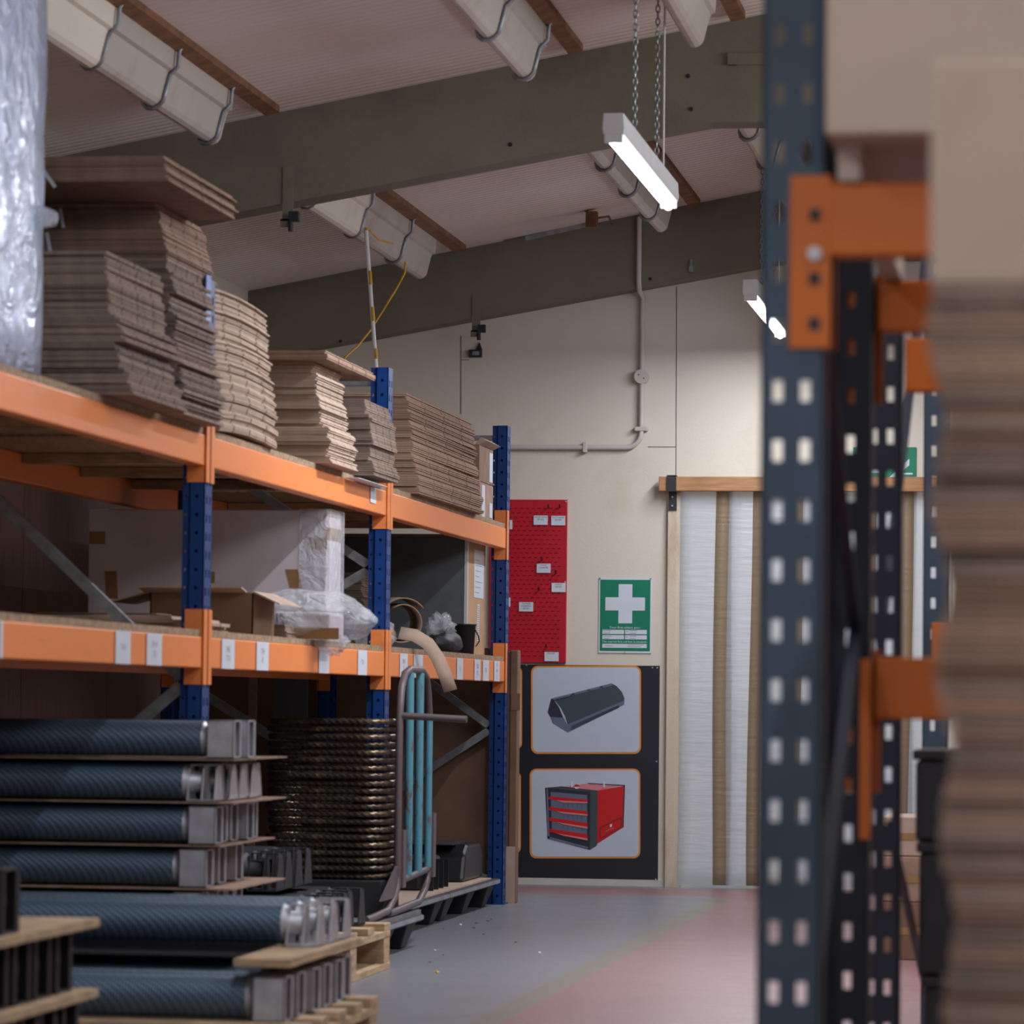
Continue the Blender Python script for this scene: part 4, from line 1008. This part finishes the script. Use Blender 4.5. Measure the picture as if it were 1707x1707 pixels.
# cardboard sheet at the rack end
t = empty('tall_carton', (-3.80, 15.54, 0), 'tall brown folded carton standing against the end of the racking', 'cardboard')
w0 = -2.343+3.80
MB().box(0, w0-.055, 0, .05, .0, 1.06).build('panel', 'brown', t, bevel=.003)
MB().box(w0-.052, w0-.026, -.02, .05, .0, 1.045).build('fold', 'brown', t, bevel=.003); MB().box(w0-.025, w0+.006, -.03, .05, 0, 1.05).build('fold', 'brown', t, bevel=.004)
MB().box(w0-.02, w0+.018, -.034, -.031, .80, .87).build('torn_flap', 'brown', t)
MB().box(w0-.045, w0+.004, -.033, -.031, .0, .235).build('tape_patch', 'cardpale', t)
# carton in the bay bottom ledge
o = MB().box(-3.1, -2.47, 15.33, 15.36, .115, .24).build('card_strip', 'card'); tag(o, 'low folded card strip behind the glossy black casings', 'cardboard')
# boards stored under the lower shelf
o = MB().box(0, .145, 0, .02, 0, .95).build('grey_board', mat('slate_board', (.10, .11, .125), .8), loc=(-3.32, 15.25, 0)); tag(o, 'grey upright board in the dark back of the lower bay', 'board')
o = MB().box(0, .03, 0, .03, 0, .97).build('timber_post', 'card', loc=(-3.40, 15.15, 0)); tag(o, 'thin brown timber standing at the back of the lower bay', 'timber')

# pole and cord by the far purlin
a, b = at(610, 376, Y=14.88), at(628, 640, Y=14.5)
a = Vector((-2.86, 15.0, 2.765)); b = at(631, 668, Y=14.85); 
t = empty('white_pole', b, 'leaning white pole with yellow bands between the racking and the far purlin', 'pole')
a = at(610, 380, Y=14.88); d = a-b
MB().tube([(0,0,0), d], .0085, 10).build('pole', 'pole', t)
for f0, f1 in ((.03,.10),(.24,.30),(.46,.54),(.67,.75),(.985,1.0)): MB().tube([d*f0+Vector((.003,-.002,0)), d*f1+Vector((.003,-.002,0))], .0082, 10).build('band', 'yellow', t)
m = MB().tube([at(616, 384, Y=14.9), at(632, 400, Y=15.1), at(655, 406, Y=15.3)], .004, 6)
m.tube([at(676, 436, Y=15.7), at(675, 455, Y=15.7), at(660, 483, Y=15.6), at(640, 515, Y=15.5), at(618, 550, Y=15.4), at(598, 575, Y=15.3), at(575, 596, Y=15.2), at(560, 640, Y=15.1), at(560, 720, Y=15.0)], .0045, 6)
tag(m.build('washing_line', 'yellow'), 'yellow cord drooping from the far purlin behind the white pole', 'cord')

# ------------------------------------------------------------ right-hand racking
GX0, GX1 = -.404, -.324
def gpost(par, x0, x1, y, z1, mt_, pitch=.075, zo=0, ny=1, cols=(.27, .70)):
    m = MB(); w_ = x1-x0
    m.plate((x0, y, 0), (1,0,0), (0,ny,0), w_, 0, z1, .003, [(w_*c, .0115, .026) for c in cols], pitch, zo)
    for xx, n_ in ((x0, 1), (x1, -1)):
        m.plate((xx, y, 0), (0,ny,0), (n_,0,0), .07, 0, z1, .003, [(.035, .012, .02)], pitch)
    m.box(x0-.01, x1+.01, min(y-ny*.01, y+ny*.09), max(y-ny*.01, y+ny*.09), 0, .004)
    return m.build('upright', mt_, par)
ra = empty('grey_rack', (0, 0, 0), 'near slate-grey slotted rack with orange beams on the right', 'racking')
XR2 = 1.60
gpost(ra, GX0, GX1, 4.70, 2.7, 'greyblue', zo=-.011); gpost(ra, GX0, GX1, 5.82, 2.7, 'greyblue_shaded', ny=-1, cols=(.55,))
gpost(ra, XR2, XR2+.08, 4.70, 2.7, 'greyblue'); gpost(ra, XR2, XR2+.08, 5.82, 2.7, 'greyblue_shaded', ny=-1)
def gbeam(par, y, zt, hb, yc, mt_='dkorange', zc0=None, zc1=None, x0=GX1-.002, front=-1, side=False):
    m = MB(); m.box(x0+.006, XR2, y, y+.045, zt-hb, zt); b = m.build('beam', mt_, par, bevel=.004)
    yy_ = yc
    MB().box(XR2-.01, XR2+.05, yy_-.005, yy_-.001, zc0, zc1).build('beam_connector', mt_, b)
    c = MB().box(GX0+.036, GX1+.012, yy_-.005, yy_-.001, zc0, zc1)
    c.box(GX1+.007, GX1+.012, yy_-.005, y+.045, zc0, zc1)
    c.build('beam_connector', mt_, b)
    for z in (zc0+.03, zc0+(zc1-zc0)*.40, zc0+(zc1-zc0)*.77):
        MB().box(GX0+.06, GX0+.074, yy_-.0065, yy_-.005, z-.008, z+.008).build('connector_slot', 'blackm', b)
    MB().tube([(GX0+.067, yy_-.005, zc0+.118), (GX0+.067, yy_-.012, zc0+.118)], .009, 8).build('lock_pin', 'alu', b)
gbeam(ra, 4.69, 1.487, .092, 4.70, zc0=1.28, zc1=1.497)
gbeam(ra, 5.78, 1.487, .078, 5.832, zc0=1.30, zc1=1.50)
gbeam(ra, 5.78, .908, .094, 5.832, zc0=.70, zc1=.92)
for z0, z1 in ((.35, .95), (.95, 1.5), (1.5, 2.1)):
    MB().bar((GX0+.055, 4.76, z0 if (z0 != .95) else z1), (GX0+.055, 5.77, z1 if z0 != .95 else z0), .010, .018, up=(1,0,0)).build('brace', 'greyblue_shaded', ra)
# vertical orange edge piece
MB().box(GX1-.014, GX1+.002, 5.73, 5.745, .632, .905).build('beam_connector', 'dkorange', ra)
rb = empty('grey_rack', (0, 0, 0), 'second slate-grey slotted rack behind the nearest one, by the doorway side', 'racking')
gpost(rb, GX0+.012, GX1+.0, 6.70, 2.4, 'greyblue_shaded', cols=(.28, .70)); gpost(rb, GX0+.008, GX1-.012, 9.30, 2.4, 'greyblue', cols=(.42,))
gpost(rb, XR2, XR2+.08, 6.70, 2.4, 'greyblue_shaded'); gpost(rb, XR2, XR2+.08, 9.3, 2.4, 'greyblue')
m = MB().box(GX1+.006, XR2, 6.69, 6.735, 1.392, 1.487); m.build('beam', 'dkorange', rb, bevel=.004)
m = MB().box(GX1-.05, XR2, 9.27, 9.29, .92, 1.04); m.build('beam', 'dkorange', rb, bevel=.004)
MB().bar((GX0+.04, 6.78, .95), (GX0+.04, 9.28, 2.2), .010, .018, up=(1,0,0)).build('brace', 'greyblue_shaded', rb)
MB().bar((GX1-.02, 6.76, .62), (GX1-.03, 9.28, .02), .02, .012, up=(1,0,0)).build('brace', 'greyblue_shaded', rb)
# load on top of the near rack
t = empty('cream_carton', (-.319, 4.60, 1.533), 'large cream carton on bearers on the near grey rack', 'box')
MB().box(0, .62, 0, .95, 0, .55).build('body', 'cream', t, bevel=.006)
MB().box(.30, .34, -.002, -.0003, 0, .55).build('tape', 'beigebox', t)
for k, x in enumerate((-.308, .0, .27)):
    o = MB().box(0, .028, 0, 1.12, 0, .0445).build('timber_bearer', 'cream', loc=(x, 4.68, 1.488)); tag(o, ['pale timber bearer under the left edge of the cream carton','pale timber bearer under the middle of the cream carton','pale timber bearer under the right side of the cream carton'][k], 'timber', 'bearers under the cream carton')
# near stack: flat cartons topped by a carton
o = MB().box(0, .75, 0, .55, 0, .47).build('base_carton', 'card', loc=(-.105, 3.2, 0), bevel=.004); tag(o, 'brown carton carrying the near stack of flat cartons on the right', 'box')
r = random.Random(8); mesh = []
for v in range(4):
    q = carton_mesh(0, .7, 0, .52, .0122, 'cardgrey', .05, 0, seed=v).build('flat_carton', ['cardgrey','card','cardgrey','card'][v]); mesh.append(q.data); bpy.data.objects.remove(q)
z = .4705; k = 0
while z < 1.188:
    f = (z-.47)/.73
    o = bpy.data.objects.new('flat_carton', mesh[r.choice((0,0,0,1,1,2,3))]); C.objects.link(o)
    o.location = (-.108-.022*f+.006*math.sin(k*.55)+r.uniform(-.002,.002), 3.2+r.uniform(-.008,.008), z); o.rotation_euler.z = r.uniform(-.003,.003)
    tag(o, 'flat carton in the near blurred stack at the right edge', 'cardboard', 'flat cartons at the right edge'); z += .0124; k += 1
t = empty('beige_carton', (-.132, 3.2, z+.0005), 'closed beige carton on top of the near blurred stack at the right edge', 'box')
MB().box(0, .72, 0, .52, 0, 1.383-z).build('body', 'beigebox', t, bevel=.006); MB().box(0, .72, .25, .29, 1.383-z, 1.3835-z).build('tape', 'tape', t)
# black crates further back
for z0, z1, dx, lab in ((0, .30, .02, 'bottom black crate of the dark stack behind the grey posts'), (.301, .565, .008, 'middle black crate of the dark stack behind the grey posts'), (.566, .748, 0, 'top black crate of the dark stack behind the grey posts')):
    t = empty('black_crate', (-.338+dx, 7.5, z0), lab, 'crate', 'black crates behind the grey posts')
    MB().box(.006, .56, .006, .40, 0, z1-z0-.02).build('body', 'blackm', t, bevel=.01); MB().box(0, .566, 0, .406, z1-z0-.02, z1-z0).build('rim', 'black', t, bevel=.004)
for k, (z0, z1, lab) in enumerate(((0, .19, 'brown carton on the floor seen between the far grey posts'), (.191, .34, 'middle brown carton seen between the far grey posts'), (.341, .47, 'top brown carton seen between the far grey posts'))):
    t = empty('brown_carton', (-.66, 12.5, z0), lab, 'box'); MB().box(0, .4, 0, .4, 0, z1-z0).build('body', ['brown','card','cardpale'][k], t, bevel=.004); MB().box(0, .4, -.001, -.0002, (z1-z0)/2-.012, (z1-z0)/2+.012).build('tape', 'tape', t)
# floor litter
r = random.Random(21)
for k in range(14):
    x, y = at(r.uniform(690, 900), r.uniform(1530, 1610), Z=0).xy; s = r.uniform(.003, .007)
    o = blob('debris_crumb', 'joint' if k % 3 else 'white', (0, 0, 0), (s, s*2, s*.5), None, k, .3, 3, True, seg=6); o.location = (x, y, s*.31)
    tag(o, 'tiny crumb of packing litter on the grey floor of the aisle', 'litter', 'crumbs on the grey floor')
o = blob('yellow_scrap', 'yellow', (0, 0, 0), (.006, .012, .004), None, 3, .3, 3, True, seg=8); p = at(729, 1622, Z=0); o.location = (p.x, p.y, .0025); tag(o, 'tiny yellow scrap lying on the grey floor', 'litter')
